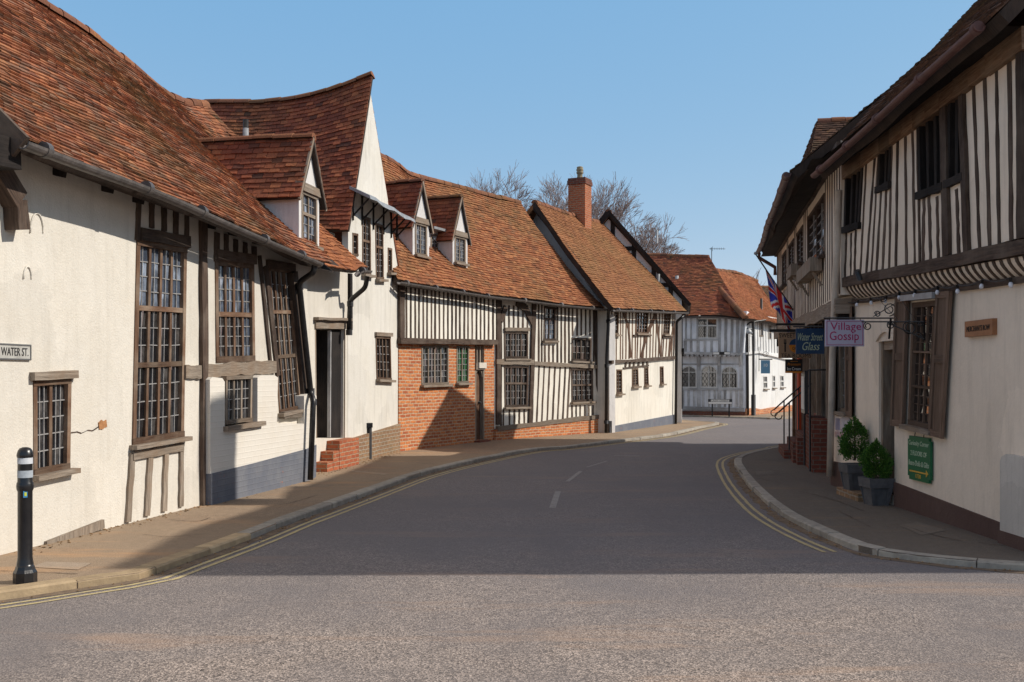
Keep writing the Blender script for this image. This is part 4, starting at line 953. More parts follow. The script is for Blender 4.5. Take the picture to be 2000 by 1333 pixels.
mb.bar(FE, (ue, 4.55), (um, za - .08), .12, -.03, .05); mb.bar(FE, (um, za - .08), (0, 4.2), .12, -.03, .05)
mb.build('timber_frame', M['oakblack'], E)
FE2 = Fac((6.15, 37.1), (6.15 + .165 * 4.5, 37.1 + .986 * 4.5))
mb = MB()
for k in range(9): mb.bar(FE2, (.1 + k * .55, .5), (.1 + k * .55, 4.1), .13, -.03, .03)
mb.bar(FE2, (0, 2.6), (4.5, 2.6), .2, -.03, .08); mb.build('street_studs', M['oakblack'], E)
o_ = FE.n * .10; ridE = [FE.W(um, za + .12) + o_, FE.W(um, za + .2, -5.5)]
roof(E, 'tileC', [FE.W(ue + .32, 4.30) + o_ * .4, FE.W(ue + .32, 4.30, -5.5)], ridE, back=[FE.W(um - 3, 4.0) + o_, FE.W(um - 3, 4.0, -5.5)], sag=.04, und=.03, seed=15)
mb = MB(); mb.beam(FE.W(ue + .3, 4.24, .24), FE.W(um, za + .08, .24), .04, .12); mb.beam(FE.W(um - 3, 3.9, .24), FE.W(um, za + .02, .24), .05, .2); mb.build('bargeboard', M['oakblack'], E)

# ================================================================ house F : limewashed jettied house facing up the street
FF = Fac((6.9, 45.5), (10.1, 44.4))
Fh = thing('jettied_house', 'grey limewashed timber house with jettied upper floor and three arched windows', 'house', FF.W(1.6, 0, -1), HOUSES)
FU = FF.off(.35)
qa = [FF.Q(*z) for z in (((1331, 716), (1360, 716), (1360, 757), (1331, 757)), ((1369, 715), (1400, 715), (1400, 757), (1369, 757)), ((1409, 717), (1440, 717), (1440, 758.5), (1409, 758.5)))]
def arched(q, k=8):
    (tl, tr, br, bl) = q; w_ = tr[0] - tl[0]; r = w_ / 2; cy = tl[1] - r * .8; cx = (tl[0] + tr[0]) / 2
    return [bl, br] + [(cx + r * math.cos(math.pi * i / k), cy + r * .8 * math.sin(math.pi * i / k)) for i in range(k + 1)]
zj = FU.uv(1390, 690)[1]
ffu = FU.uv(1451, 690)[0]
wall(FF, [(-2, -.06), (FF.len, -.06), (FF.len, zj + .1), (-2, zj + .1)], [arched(q) for q in qa], 4, M['lime'], Fh)
qb = FU.Q((1361.5, 622), (1401.4, 622), (1401.4, 662), (1361, 662)); zF = FU.uv(1400, 616)[1] + .15
wall(FU, [(-2, zj), (FF.len - .02, zj), (FF.len + .12, zF), (-2, zF)], [qb], 4, M['lime'], Fh, 'upper_wall')
window(FU, qb, Fh, 2, (.36,), 2, 1, 'leadwhite', 'glassmirror', 'iron', fw=.05, mw=.05, diamond=True, sill=False, lw=.014)
for q in qa:
    a = arched(q); f = MB(); u0, u1 = q[3][0], q[1][0]; um = (u0 + u1) / 2
    for p, r_ in zip(a, a[1:] + a[:1]): f.bar(FF, p, r_, .05, -.13, .03)
    f.bar(FF, (um, q[3][1]), (um, q[0][1]), .03, -.1, .0); zz = q[0][1] - (u1 - u0) / 2 * .8; f.bar(FF, (u0, zz), (u1, zz), .03, -.1, .002)
    o = f.build('window', M['leadwhite'], Fh); g = MB(); g.add([FF.W(u, v, -.07) for u, v in a], [tuple(t) for t in tessellate_polygon([[V((u, v, 0)) for u, v in a]])])
    for k in range(-5, 8):
        for sg in (1, -1):
            hh = zz - q[3][1]; x0 = u0 + k * .16; pts = []
            for zt_ in (0, 1):
                pass
            # clip the diagonal to the window width
            slope = sg * .62; lo, hi = 0.0, hh
            for t0 in (0,):
                if slope > 0: lo = max(lo, (u0 - x0) / slope); hi = min(hi, (u1 - x0) / slope)
                else: lo = max(lo, (u1 - x0) / slope); hi = min(hi, (u0 - x0) / slope)
            if hi - lo > .1: g.bar(FF, (x0 + slope * lo, q[3][1] + lo), (x0 + slope * hi, q[3][1] + hi), .016, -.075, -.055, 1)
    g.build('pane', [M['glassmirror'], M['iron']], o)
mb = MB()
for x in (1323, 1365, 1405, 1448): pxbar(mb, FF, (x, 693), (x, 797), 7, n1=.05)
for x in (1334, 1345, 1356, 1374, 1385, 1396, 1416, 1428, 1439): pxbar(mb, FF, (x, 760), (x, 795), 4.5, n1=.03)
pxbar(mb, FF, (1318, 760), (1452, 761), 4, n1=.06, horiz=True); pxbar(mb, FF, (1318, 797), (1453, 801), 7, n1=.08, horiz=True)
pxbar(mb, FF, (1318, 712), (1452, 712), 3, n1=.04, horiz=True)
for x in (1340, 1350, 1362): pxbar(mb, FU, (x, 622), (x, 690), 3, n1=.03)
for x in (1338, 1350, 1364, 1377, 1390): pxbar(mb, FU, (x, 666), (x, 690), 5, n1=.035)
for x in (1406, 1418, 1430, 1441): pxbar(mb, FU, (x, 620), (x - 1, 690), 5.5, n1=.035)
pxbar(mb, FU, (1452, 620), (1447, 692), 6, n1=.05); pxbar(mb, FU, (1337, 664), (1403, 664), 3.5, n1=.05, horiz=True)
pxbar(mb, FU, (1328, 690), (1449, 692), 5, n1=.08, horiz=True)
for x in range(1332, 1448, 9): 
    u, v = FU.uv(x, 695); mb.fbox(FF, u, u + .1, v - .04, v + .12, -.1, .42)
for x in (1326, 1366, 1405, 1446):
    u, v = FF.uv(x, 712); mb.beam(FF.W(u, v - .1, .0), FF.W(u, v + .42, .34), .09, .1, up=FF.d)
mb.build('timber_frame', M['oaklime'], Fh)
mb = MB(); mb.prism(FF, [(-2, -.06), (FF.len, -.06), (FF.len, .16), (-2, .2)], -.2, .06); mb.build('plinth', M['brickdark'], Fh)
FFe = FF.off(.65)
eF = [FFe.W(-2, 4.35), FFe.P(1340, 617), FFe.P(1400, 617), FFe.P(1458, 623)]
rF = [FF.W(-2.2, 7.5, -3), V((.1425 * 48.7, 48.7, 1.6 + 242 / FPX * 48.7)), V((.1925 * 47.5, 47.5, 1.6 + 239 / FPX * 47.5))]
roof(Fh, 'tileB', eF, rF, sag=.08, und=.04, seed=21, gauge=.12, tw=.2, back=[FF.W(-2.2, 4.3, -6.5), FF.W(3, 4.3, -6.5)])
gutter([p + FF.n * .05 - V((0, 0, .05)) for p in eF], Fh, .06, hooks=False)
mb = MB(); top = rF[-1]; mb.prism(Fac((top.x, top.y + .02), (top.x + .5, top.y + .9)), [(0, top.z - 1.1), (.9, top.z - 1.1), (.02, top.z - .05)], -.6, 0); mb.build('gablet', M['cream'], Fh)
mb = MB(); p = V((.195 * 47.6, 47.6, top.z)); mb.tube([p - V((0, 0, .3)), p + V((0, 0, .42))], .018, 6)
mb.tube([p + V((-.1, 0, .36)), p + V((.62, -.1, .34))], .011, 5)
for k in range(7): c = p + V((-.06 + k * .1, -.015 * k, .355)); h = .11 if k == 1 else .05; mb.tube([c - V((0, .0, h)), c + V((0, 0, h))], .008, 4)
tag(mb.build('tv_aerial', M['iron']), 'thin television aerial on the ridge of the far tiled roof', 'aerial')
p = FF.P(1322, 552, -1.6); mb = MB(); mb.tube([p - V((0, 0, .4)), p + V((0, 0, .30))], .085, 10); mb.build('flue_pipe', M['leadflash'], Fh)

# ================================================================ house G : bright white house in the sun
FG = Fac((10.14, 44.44), (14.3, 51.65))
G = thing('white_house', 'bright sunlit white house with small white paned windows on an orange brick plinth', 'house', FG.W(4, 0, -2), HOUSES)
gq = [FG.Q(*z) for z in (((1490, 734), (1498.5, 734), (1499, 760), (1491, 760)), ((1508, 733), (1514, 733), (1514, 758), (1508.5, 758)), ((1523, 733), (1530.5, 733), (1531, 757), (1524, 757)), ((1463, 640), (1470.5, 640), (1470.5, 657), (1463, 657)), ((1483, 630), (1491, 630), (1491, 658), (1483, 658)), ((1500, 636), (1508, 637), (1508, 663), (1500, 663)))]
zG = FG.uv(1460, 620)[1] + .2
wall(FG, [(0, -.06), (FG.len, -.06), (FG.len, zG), (0, zG)], gq, 4, M['brightwhite'], G)
for i, q in enumerate(gq): window(FG, q, G, 2, (.5,), 2, 1, 'leadwhite' if i < 4 else 'oakgrey', fw=.06, mw=.05, sill=i < 3, sillmat='oakgrey')
mb = MB()
for k in range(15): x = 1463 + k * 5.4; pxbar(mb, FG, (x, 630), (x + 1, 690), 1.4, n1=.02)
mb.build('timber_frame', M['oaklime'], G)
mb = MB(); mb.prism(FG, FG.Q((1455.5, 812), (1456, 799), (1469, 797), (1485, 800), (1500, 797), (1545, 792), (1549, 803)), -.2, .06); mb.build('plinth', M['brickC'], G)
mb = MB(); FGj = FG.off(.02); mb.prism(FG, FG.Q((1456, 693), (1480, 690), (1545, 706), (1545, 702), (1480, 686), (1456, 689)), 0, .1); mb.build('jetty_ledge', M['brightwhite'], G)
FGe = FG.off(.4)
eG = [FGe.P(1457, 623), FGe.P(1490, 627), FGe.P(1520, 634), FGe.P(1552, 642)]
rG = [V((.1925 * 47.6, 47.6, 1.6 + 213 / FPX * 47.6 )), at(1405, 528, 49), at(1440, 533, 52.5), at(1478, 548, 56)]
roof(G, 'tileL', eG, rG, sag=.1, und=.06, seed=25, gauge=.12, tw=.2)
mb = MB(); ridge_tiles(mb, [rF[-1] - V((0, 0, .75)), (rF[-1] + eG[0]) / 2 + V((-.1, -.1, -.35)), eG[0] + V((0, 0, .05))], 0, .14); mb.build('hip_ridge', M['ridge'], G)
mb = MB(); p = FG.P(1487, 596, -.5); mb.tube([p - V((0, 0, .3)), p + V((0, 0, .3))], .055, 8); mb.build('flue_pipe', M['iron'], G)
downpipe(FG, [(1459, 641), (1460, 720), (1460.5, 811)], G, .06, n=.06)
# house K beyond
FK_ = Fac((13.0, 60), (20, 63)); K = thing('distant_house', 'brown tiled house just showing beyond the white house', 'house', FK_.W(3, 0, -2), HOUSES)
mb = MB(); mb.fbox(FK_, 0, FK_.len, -.06, 4.6, -5, 0); mb.build('wall', M['white'], K)
roof(K, 'tileH', [FK_.W(-.3, 4.4, .4), FK_.W(7.9, 4.4, .4)], [FK_.W(-.3, 7.35, -2.6), FK_.W(7.9, 7.35, -2.6)], back=[FK_.W(-.3, 4.4, -5.4), FK_.W(7.9, 4.4, -5.4)], seed=31, gauge=.14, tw=.24)

# ================================================================ house H : shop on the right
HL = Fac((4.82, 15.4), (4.82, 9.35)); HU = Fac((4.68, 14.35), (4.68, 9.30))
H = thing('close_studded_shop', 'large shaded shop with close black studs above a plain cream ground floor', 'shop building', HL.W(3, 0, -1.5), HOUSES)
hd = HL.Q((1716.5, 668), (1747, 667), (1743.5, 972), (1713, 958))
hw1 = HL.Q((1783, 592), (1838, 586), (1826, 842), (1775, 829))
hw2 = HL.Q((1640, 606), (1659, 604), (1657, 806), (1637, 800))
hw2 = [(HL.uv(1640, 606)[0], HL.uv(1650, 610)[1]), (HL.uv(1659, 604)[0], HL.uv(1650, 608)[1]), (HL.uv(1659, 800)[0], HL.uv(1650, 806)[1]), (HL.uv(1640, 800)[0], HL.uv(1650, 804)[1])]
zHj = 2.98
hd = [(hd[0][0], hd[0][1]), (hd[1][0], hd[0][1]), (hd[1][0], hd[3][1]), (hd[0][0], hd[3][1])]
HL2 = HL.off(0)
uend = HL.len
wall(HL, [(0, -.06), (uend, -.06), (uend, zHj), (0, zHj)], [hd, hw1, hw2], .35, M['beige'], H, 'ground_floor_wall', .2, True)
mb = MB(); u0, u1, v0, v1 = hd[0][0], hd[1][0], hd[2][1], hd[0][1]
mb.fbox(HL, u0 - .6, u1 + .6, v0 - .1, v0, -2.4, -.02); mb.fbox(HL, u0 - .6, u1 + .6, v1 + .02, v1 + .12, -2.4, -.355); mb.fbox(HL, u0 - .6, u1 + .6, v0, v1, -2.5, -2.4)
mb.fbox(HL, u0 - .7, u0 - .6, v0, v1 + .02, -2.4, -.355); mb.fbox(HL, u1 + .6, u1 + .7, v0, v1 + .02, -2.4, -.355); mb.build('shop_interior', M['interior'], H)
mb = MB(); mb.bar(HL, (u0 + .02, v0), (u0 + .02, v1), .07, -.2, -.03); mb.bar(HL, (u1 - .02, v0), (u1 - .02, v1), .05, -.2, -.06); mb.bar(HL, (u0, v1 - .055), (u1, v1 - .055), .11, -.2, -.05); mb.build('door_frame', M['oakgrey'], H)
mb = MB(); 
for k in range(8):
    a = lambda t: (u0 - .05 + (u1 - u0 + .1) * t, v1 + .02 + .12 * math.sin(math.pi * t)); mb.bar(HL, a(k / 8), a((k + 1) / 8), .045, -.02, .03)
mb.build('door_arch', M['beige'], H)
mb = MB(); mb.box((4.50, 13.32, -.04), (4.86, 14.2, .10)); mb.build('doorstep', M['brickold'], H)
M['shut'] = timber('brown_shutter_boards', (.105, .068, .048), (.20, .135, .098), (.16, .11, .08))
window(HL, hw1, H, 4, (.40, .68), 12, 1, 'shut', 'glassmirror', 'oakdark', fw=.06, mw=.022, sill=True, sillmat='oakgrey', lw=.013)
window(HL, hw2, H, 2, (.2,), 8, 2, 'oakgrey', 'glass', fw=.05, mw=.03, sillmat='oakgrey')
fl = MB(); fl.bar(HL, HL.uv(1777, 583), HL.uv(1840, 577), .07, -.05, .12, 0, .002, 3); fl.build('window_hood', M['leadflash'], H)
def shutter(q, nn0=.03):
    s = MB(); s.prism(HL, [q[3], q[2], q[1], q[0]], nn0, nn0 + .022); W_ = math.dist(q[0], q[1])
    e = .055 / W_
    for a in (e / 2, 1 - e / 2): s.bar(HL, bil(q, a, 0), bil(q, a, 1), .055, nn0, nn0 + .042)
    for b_, h in ((.02, .07), (.46, .09), (.975, .08)): s.bar(HL, bil(q, e, b_), bil(q, 1 - e, b_), h, nn0, nn0 + .04)
    s.build('shutter', M['shut'], H)
shutter(HL.Q((1759, 581), (1781, 579), (1772.5, 834), (1749, 832)), .03); shutter(HL.Q((1841, 571), (1868, 569), (1851, 857), (1826, 851)), .04)
for ua, ub in ((hw2[0][0] - .34, hw2[0][0] - .02), (hw2[1][0] + .02, hw2[1][0] + .27)): shutter([(ua, hw2[0][1] + .05), (ub, hw2[0][1] + .05), (ub, hw2[2][1] - .05), (ua, hw2[2][1] - .05)])
mb = MB(); mb.prism(HL, [(0, -.06), (u0 - .07, -.06), (u0 - .07, .41), (0, .36)], -.1, .03); mb.prism(HL, [(u1 + .05, -.06), (uend, -.06), (uend, .15), (u1 + .05, .30)], -.1, .03); mb.build('plinth', M['plinthbrown'], H)
mb = MB(); ub_ = HL.uv(1967, 950)[0]; zb_ = HL.uv(1968, 886)[1]
mb.prism(HL, [(ub_, .12), (uend + .3, .12), (uend + .3, zb_ - .02), (ub_ + .12, zb_), (ub_ + .03, zb_ - .03), (ub_, zb_ - .08)], -.2, .07); mb.build('buttress', M['butt'], H)
mb = MB(); mb.fbox(HL, ub_ - .015, uend + .31, -.06, .125, -.2, .085); mb.build('buttress_plinth', M['plinthbrown'], H)
# upper floor
zp = lambda u: HU.uv(1650, 345)[1] + (HU.uv(1991, 95)[1] - HU.uv(1650, 345)[1]) * (u - HU.uv(1650, 345)[0]) / (HU.uv(1991, 95)[0] - HU.uv(1650, 345)[0])
uo = lambda x, y: HU.uv(x, y)[0]
Z = lambda x, y: (1600 + x / 2.38, y / 2.38)
ow = [HU.Q(Z(128, 800), Z(207, 755), Z(190, 1042), Z(122, 1060)), HU.Q(Z(284, 712), Z(336, 682), Z(330, 852), Z(280, 872)), HU.Q(Z(462, 555), Z(576, 492), Z(580, 858), Z(470, 898)), HU.Q(Z(612, 470), Z(668, 430), Z(672, 812), Z(604, 842))]
wall(HU, [(.0, zHj - .08), (HU.len, zHj - .08), (HU.len, zp(HU.len) + .12), (0, zp(0) + .12)], ow, 5.5, M['beige'], H, 'upper_wall', .16)
ztop = zp(0)
for i, q in enumerate(ow):
    mb = MB(); nm = (3, 2, 3, 2)[i]
    for k in range(nm + 1): a = .03 + .94 * k / nm; mb.bar(HU, bil(q, a, 0), bil(q, a, 1), .07, -.14, .0 if 0 < k < nm else .02, 0, .005, 4)
    mb.bar(HU, (q[3][0] - .05, q[3][1] - .03), (q[2][0] + .05, q[2][1] - .03), .085, -.1, .05, 0, .01, 4)
    wo = mb.build('window', M['oakblack'], H); mb = MB(); mb.prism(HU, [q[3], q[2], q[1], q[0]], -.2, -.15); mb.build('dark_backing', M['interior'], wo)  # dark backing sheet stands in for the dark interior behind the mullions
mb = MB()
pl = lambda x: 0
pairs = [((108, 810), (100, 1300)), ((222, 735), (190, 1300)), ((262, 715), (218, 1290)), ((290, 880), (267, 1280)), ((278, 705), (242, 1290)), ((315, 865), (295, 1275)), ((338, 675), (326, 1270)), ((368, 640), (358, 1262)), ((402, 610), (408, 1250)), ((435, 580), (446, 1240)),
         ((490, 905), (484, 1225)), ((512, 905), (520, 1215)), ((550, 915), (556, 1205)), ((640, 880), (652, 1180)), ((458, 565), (470, 1230)),
         ((128, 1085), (120, 1310)), ((150, 1085), (147, 1305)), ((172, 1070), (165, 1300)), ((718, 380), (748, 1155)), ((770, 350), (795, 1145)), ((825, 325), (840, 1135)), ((885, 285), (896, 1120))]
for a, b_ in pairs:
    p, q = HU.uv(*Z(*a)), HU.uv(*Z(*b_)); p = (p[0], min(p[1] + .1, zp(p[0]) + .05) if a[1] < 830 else p[1]); mb.bar(HU, q, p, U(.052, .068), -.03, .010, 0, .012, 9)
for a, b_, w_ in (((588, 480), (603, 1190), .15), ((672, 420), (698, 1170), .10), ((948, 240), (951, 1110), .09)): 
    p, q = HU.uv(*Z(*a)), HU.uv(*Z(*b_)); mb.bar(HU, q, (p[0], zp(p[0])), w_, -.03, .045, 0, .01, 9)
mb.build('studs', M['oakdark'], H)
mb = MB(); k = 14
for i in range(k): 
    a, b_ = HU.len * i / k, HU.len * (i + 1) / k; mb.bar(HU, (a, zp(a) + .04), (b_ + .02, zp(b_) + .04), .2 * U(.9, 1.1), -.05, .06)
mb.build('wall_plate', M['oakraw'], H)
mb = MB(); a, b_ = HU.uv(1638, 556), HU.uv(1999, 484); mb.bar(HU, (-.02, a[1]), (HU.len, b_[1]), .13, -.05, .05, 0, .012, 12); mb.build('bressumer', M['oakdark'], H)
zc0, zc1 = HU.uv(1638, 562)[1], HU.uv(1999, 497)[1]
# cove under the jetty
mb = MB(); Lh = HU.len; n_ = 24
def cove(u, t):
    z = (zc0 + (zc1 - zc0) * u / Lh) - .02 - .165 * t; x = -.125 * (t ** 1.6); return HU.W(u, z, x)
for i in range(n_):
    for j in range(5): mb.add([cove(Lh * i / n_, j / 5), cove(Lh * (i + 1) / n_, j / 5), cove(Lh * (i + 1) / n_, (j + 1) / 5), cove(Lh * i / n_, (j + 1) / 5)], [(0, 1, 2, 3)])
mb.build('cove', M['beige'], H)
mb = MB()
for i in range(34):
    mb = MB(); u = .06 + (Lh - .1) * i / 33; pts = [cove(u, t / 4) + HU.n * .012 for t in range(5)]; w_ = .042
    for p, q in zip(pts, pts[1:]): mb.hexa([p - HU.d * w_ / 2 - HU.n * .03, p + HU.d * w_ / 2 - HU.n * .03, p + HU.d * w_ / 2 + HU.n * .005, p - HU.d * w_ / 2 + HU.n * .005, q - HU.d * w_ / 2 - HU.n * .03, q + HU.d * w_ / 2 - HU.n * .03, q + HU.d * w_ / 2 + HU.n * .005, q - HU.d * w_ / 2 + HU.n * .005])
    mb.build('cove_rib', M['oakdark'], H)
mb = MB(); mb.bar(HL, (.6, zc0 - .215), (uend, zc1 - .215), .06, -.05, .05, 0, .008, 10); mb.build('cove_rail', M['oakdark'], H)
# roof and gutter
Hg = HU.off(.42)
eH = [Hg.P(1597, 338), Hg.P(1640, 300), Hg.P(1700, 247), Hg.P(1780, 173), Hg.P(1860, 102), Hg.P(1925, 44), Hg.W(Hg.len + .3, Hg.P(1925, 44).z + .03)]
rH = [V((8.2, 15.6, 8.25)), V((8.2, 13.5, 8.1)), V((8.2, 11.2, 8.35)), V((8.2, 9.0, 8.35))]
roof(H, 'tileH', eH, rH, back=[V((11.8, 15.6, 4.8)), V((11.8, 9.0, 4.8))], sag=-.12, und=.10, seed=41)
gutter([p + V((-.05, 0, -.03)) for p in eH[:6]] , H, .052, 'gutterbrown', 1.1)
mb = MB()
for i in range(10): a, b_ = HU.len * i / 10, HU.len * (i + 1) / 10; mb.add([HU.W(a, zp(a) + .14, .03), HU.W(b_ + .01, zp(b_) + .14, .03), HU.W(b_ + .01, zp(b_) + .16, .42), HU.W(a, zp(a) + .16, .42), HU.W(a, zp(a) + .34, .05), HU.W(b_ + .01, zp(b_) + .34, .05)], [(0, 1, 2, 3), (3, 2, 5, 4)])
mb.build('soffit', M['oakblack'], H)
mb = MB(); mb.fbox(Fac((4.9, 9.36), (11.5, 9.36)), 0, 6.6, -.06, 4.9, -.3, 0); mb.prism(Fac((4.95, 9.36), (11.7, 9.36)), [(0, 4.5), (6.7, 4.5), (6.7, 4.85), (3.3, 8.1), (0, 5.0)], -.3, 0); mb.fbox(HL, -.0, uend, -.06, 4.6, -6.5, -6.2); mb.build('rear_walls', M['beige'], H)
downpipe(HL, [(1638, 372), (1634, 500), (1626, 700), (1621, 930)], H, .05, .3, 'whitepipe', ns=[.34, .30, .14, .10])
mb = MB(); mb.box((7.75, 13.35, 5.0), (8.65, 14.02, 9.75)); mb.box((7.70, 13.3, 9.55), (8.70, 14.07, 9.7)); mb.build('chimney', M['brickred'], H)

# ================================================================ house I : curving shop row with flag, window boxes and steps
IL = Fac((7.2, 26.2), (4.95, 15.38)); IU = Fac((6.80, 26.3), (4.63, 14.42))
I = thing('curving_shop_row', 'dark framed shop row curving away on the right with flower boxes under its upper windows', 'shop building', IL.W(5, 0, -2), HOUSES)
zI = 4.95
si = IU.len
wins = [HU for _ in ()]
iq = [IU.Q(*z) for z in (((1578, 420), (1611, 398), (1611, 498), (1578, 503)), ((1557, 440), (1569, 430), (1569, 512), (1557, 516)), ((1541, 456), (1551, 446), (1551, 518), (1541, 521)), ((1528, 480), (1536, 472), (1536, 555), (1528, 556)))]
iq = [[(q[3][0], q[0][1]), (q[2][0], q[0][1]), (q[2][0], q[2][1]), (q[3][0], q[2][1])] for q in iq]
iq = [[(a, min(b_, 4.55)) for a, b_ in q] for q in iq]
wall(IU, [(0, 2.78), (si, 2.78), (si, zI), (0, zI)], iq, 5, M['beige'], I, 'upper_wall')
for q in iq: window(IU, q, I, 2, (), 6, 2, 'oakdark', fw=.06, sillmat='oakdark')
mb = MB(); k = 44
for i in range(k):
    u = .1 + (si - .2) * i / (k - 1); zb_ = 2.8; zt_ = zI
    for q in iq:
        if q[0][0] - .06 < u < q[1][0] + .06: zt_ = q[2][1] - .1
    mb.bar(IU, (u, zb_), (u, zt_), U(.06, .08), -.03, .008, 0, .012, 7)
mb.bar(IU, (0, zI - .12), (si, zI - .12), .22, -.03, .06, 0, .02, 14); mb.build('studs', M['oakdark'], I)
mb = MB(); mb.bar(IU, (0, 2.72), (si, 2.62), .22, -.2, .08, 0, .02, 14); mb.build('bressumer', M['oakgrey'], I)
for i in range(20): mb = MB(); u = .2 + (si - .4) * i / 19; mb.fbox(IU, u, u + .14, 2.42, 2.6, -.5, .02); mb.build('joist_end', M['oakblack'], I)
for j, (q, nm) in enumerate(((iq[0], 0), (iq[1], 0))):
    mb = MB(); a, b_ = q[3][0] + .15, q[2][0] - .1; zt_ = q[3][1] - .02; mb.fbox(IU, a, b_, zt_ - .22, zt_, .03, .22)
    for u in (a + .15, b_ - .15): mb.beam(IU.W(u, zt_ - .45, .02), IU.W(u, zt_ - .23, .16), .04, .04, up=IU.d)
    mb.build('window_box', M['oakgrey'], I)
# shop front
mb = MB(); mb.fbox(IL, 0, IL.len, -.06, 2.5, -5, -.25); mb.build('ground_floor_wall', M['beige'], I)
u_ = lambda x: IL.uv(x, 760)[0]
for x, w_ in ((1556, .22), (1566, .10), (1583, .10), (1596, .12), (1607, .12), (1616, .16)):
    mb = MB(); mb.bar(IL, (u_(x), -.05), (u_(x), 2.45), w_, -.28, .02); mb.build('shop_post', M['oakgrey'], I)
for xa, xb in ((1570, 1581), (1586, 1594), (1599, 1605), (1609, 1614)):
    mb = MB(); a, b_ = u_(xa), u_(xb); mb.fbox(IL, a, b_, .9 if xa != 1570 else .35, 2.3, -.26, -.1); mb.build('shop_window', M['glass'], I)
mb = MB(); mb.bar(IL, (0, .45), (IL.len, .45), .9, -.26, -.06); mb.build('stall_riser', M['brickred'], I)
mb = MB(); mb.bar(IL, (u_(1551), -.05), (u_(1551), 2.7), .3, -.3, .04, 0, .01, 6); mb.build('corner_post', M['oakred'], I)
mb = MB(); p = IL.P(1561, 720, .08); mb.tube([V((p.x, p.y, .4)), V((p.x, p.y, 2.2))], .05, 10); mb.build('painted_pipe', simple('orange_red_paint', (.55, .085, .03), None, 8, .5), I)
p1, p2 = IL.P(1607, 700, .03), IL.P(1609.5, 700, .03)
eI = [V((4.12, 15.1, 4.66)), V((4.75, 18.2, 4.72)), V((5.35, 21.2, 4.80)), V((5.95, 24.0, 4.86)), V((6.36, 26.2, 4.88))]
rI1 = [V((8.3, 15.3, 8.2)), V((8.75, 18.5, 8.3)), V((9.0, 21.5, 8.38))]
rI2 = [V((8.5, 21.4, 6.95)), V((9.0, 24.0, 7.0)), V((9.4, 26.3, 7.0))]
eIr = list(reversed(eI))
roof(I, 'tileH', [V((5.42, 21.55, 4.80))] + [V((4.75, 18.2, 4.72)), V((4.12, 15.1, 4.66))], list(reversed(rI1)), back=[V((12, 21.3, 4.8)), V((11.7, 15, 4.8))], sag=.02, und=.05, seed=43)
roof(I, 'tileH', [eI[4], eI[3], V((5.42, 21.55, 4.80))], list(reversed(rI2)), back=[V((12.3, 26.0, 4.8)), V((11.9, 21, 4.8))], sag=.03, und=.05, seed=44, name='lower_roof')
gutter([p + V((-.06, 0, -.03)) for p in eI], I, .06, 'gutterbrown', 1.3)
mb = MB(); p = eI[4] + V((-.06, -.1, -.08)); mb.tube([p, p - V((0, 0, .12)), IU.W(.1, 4.25, .05) + V((0, 0, .2)), IU.W(.1, 4.25, .05)], .045, 8); mb.build('downpipe', M['gutterbrown'], I)
mb = MB(); mb.prism(Fac((11.9, 25.4), (7.25, 26.2)), [(0, -.06), (4.7, -.06), (4.7, 4.8), (2.3, 6.9), (0, 4.8)], -.2, 0); mb.build('end_wall', M['beige'], I)
mb = MB(); mb.add([IU.W(0, 4.75, .0), IU.W(si, 4.75, 0), IU.W(si, 4.70, .4), IU.W(0, 4.74, .4)], [(0, 1, 2, 3)]); mb.build('soffit', M['oakblack'], I)
# cross roof J with hipped end
jr = V((7.43, 24.9, 7.86)); jd = V((.977, -.215, 0)); jn = V((-.215, -.977, 0))
mb = MB(); je = jr + jd * 4.5; ca = V((6.44, 22.6, 5.7)); cb = jr - jn * 2.6 - jd * .9; cb.z = 5.7; ce = je + jn * 2.6; ce.z = 5.7; cf = je - jn * 2.6; cf.z = 5.7
S = Slope([ca, ce], [jr, je], .03, .03, 3); slope_tiles(mb, S, 0); slab(mb, S, .1, 1)
S = Slope([cb, ca], [jr + V((0, .02, 0)), jr], .02, .02, 3); slope_tiles(mb, S, 0); slab(mb, S, .1, 1)
S = Slope([cf, cb], [je, jr], .03, .03, 3); slab(mb, S, .1, 0); ridge_tiles(mb, [jr, je], 2, .12)
mb.build('cross_roof', [M['tileH'], M['under'], M['ridge']], I)
mb = MB(); FJ = Fac((cb.x + .3, cb.y), (ca.x + .3, ca.y)); mb.fbox(FJ, .2, FJ.len - .2, 4.6, 5.75, -3.5, -.15); mb.build('cross_wall', M['beige'], I)
# brick steps with iron rails
mb = MB()
us = u_(1600); FS = IL
def st(xa, xb, z, n1, n0=-.1): mb.fbox(IL, u_(xa), u_(xb), -.02, z, n0, n1)
S_ = thing('brick_steps', 'dark red brick steps with black iron handrails in front of the shop row', 'steps', IL.W(u_(1590), 0, .5))
mb = MB()
mb.fbox(IL, u_(1572), u_(1588), -.02, .48, -.1, .2); mb.fbox(IL, u_(1572), u_(1588), -.02, .33, .2, .38); mb.fbox(IL, u_(1572), u_(1588), -.02, .17, .38, .56)
mb.build('far_flight', M['brickdark'], S_)
mb = MB(); mb.fbox(IL, u_(1601), u_(1617), -.02, .92, -.1, .26); mb.fbox(IL, u_(1597), u_(1601), -.02, .5, -.1, .40); mb.fbox(IL, u_(1592), u_(1597), -.02, .24, -.1, .45); mb.build('near_flight', M['brickdark'], S_)
def rail(pts, posts):
    m_ = MB(); m_.tube(pts, .016, 8)
    e = pts[0]; d = (pts[1] - pts[0]).normalized(); h = V((d.x, d.y, 0)).normalized()
    m_.tube([e + h * (.07 * math.sin(t) ) * -1 + V((0, 0, -.07 + .07 * math.cos(t))) for t in [k * .55 for k in range(10)]], .012, 6)
    for p in posts: m_.tube([V((p.x, p.y, 0)), p], .016, 8)
    m_.build('handrail', M['iron'], S_)
def R3(px, py, n): return IL.P(px, py, n)
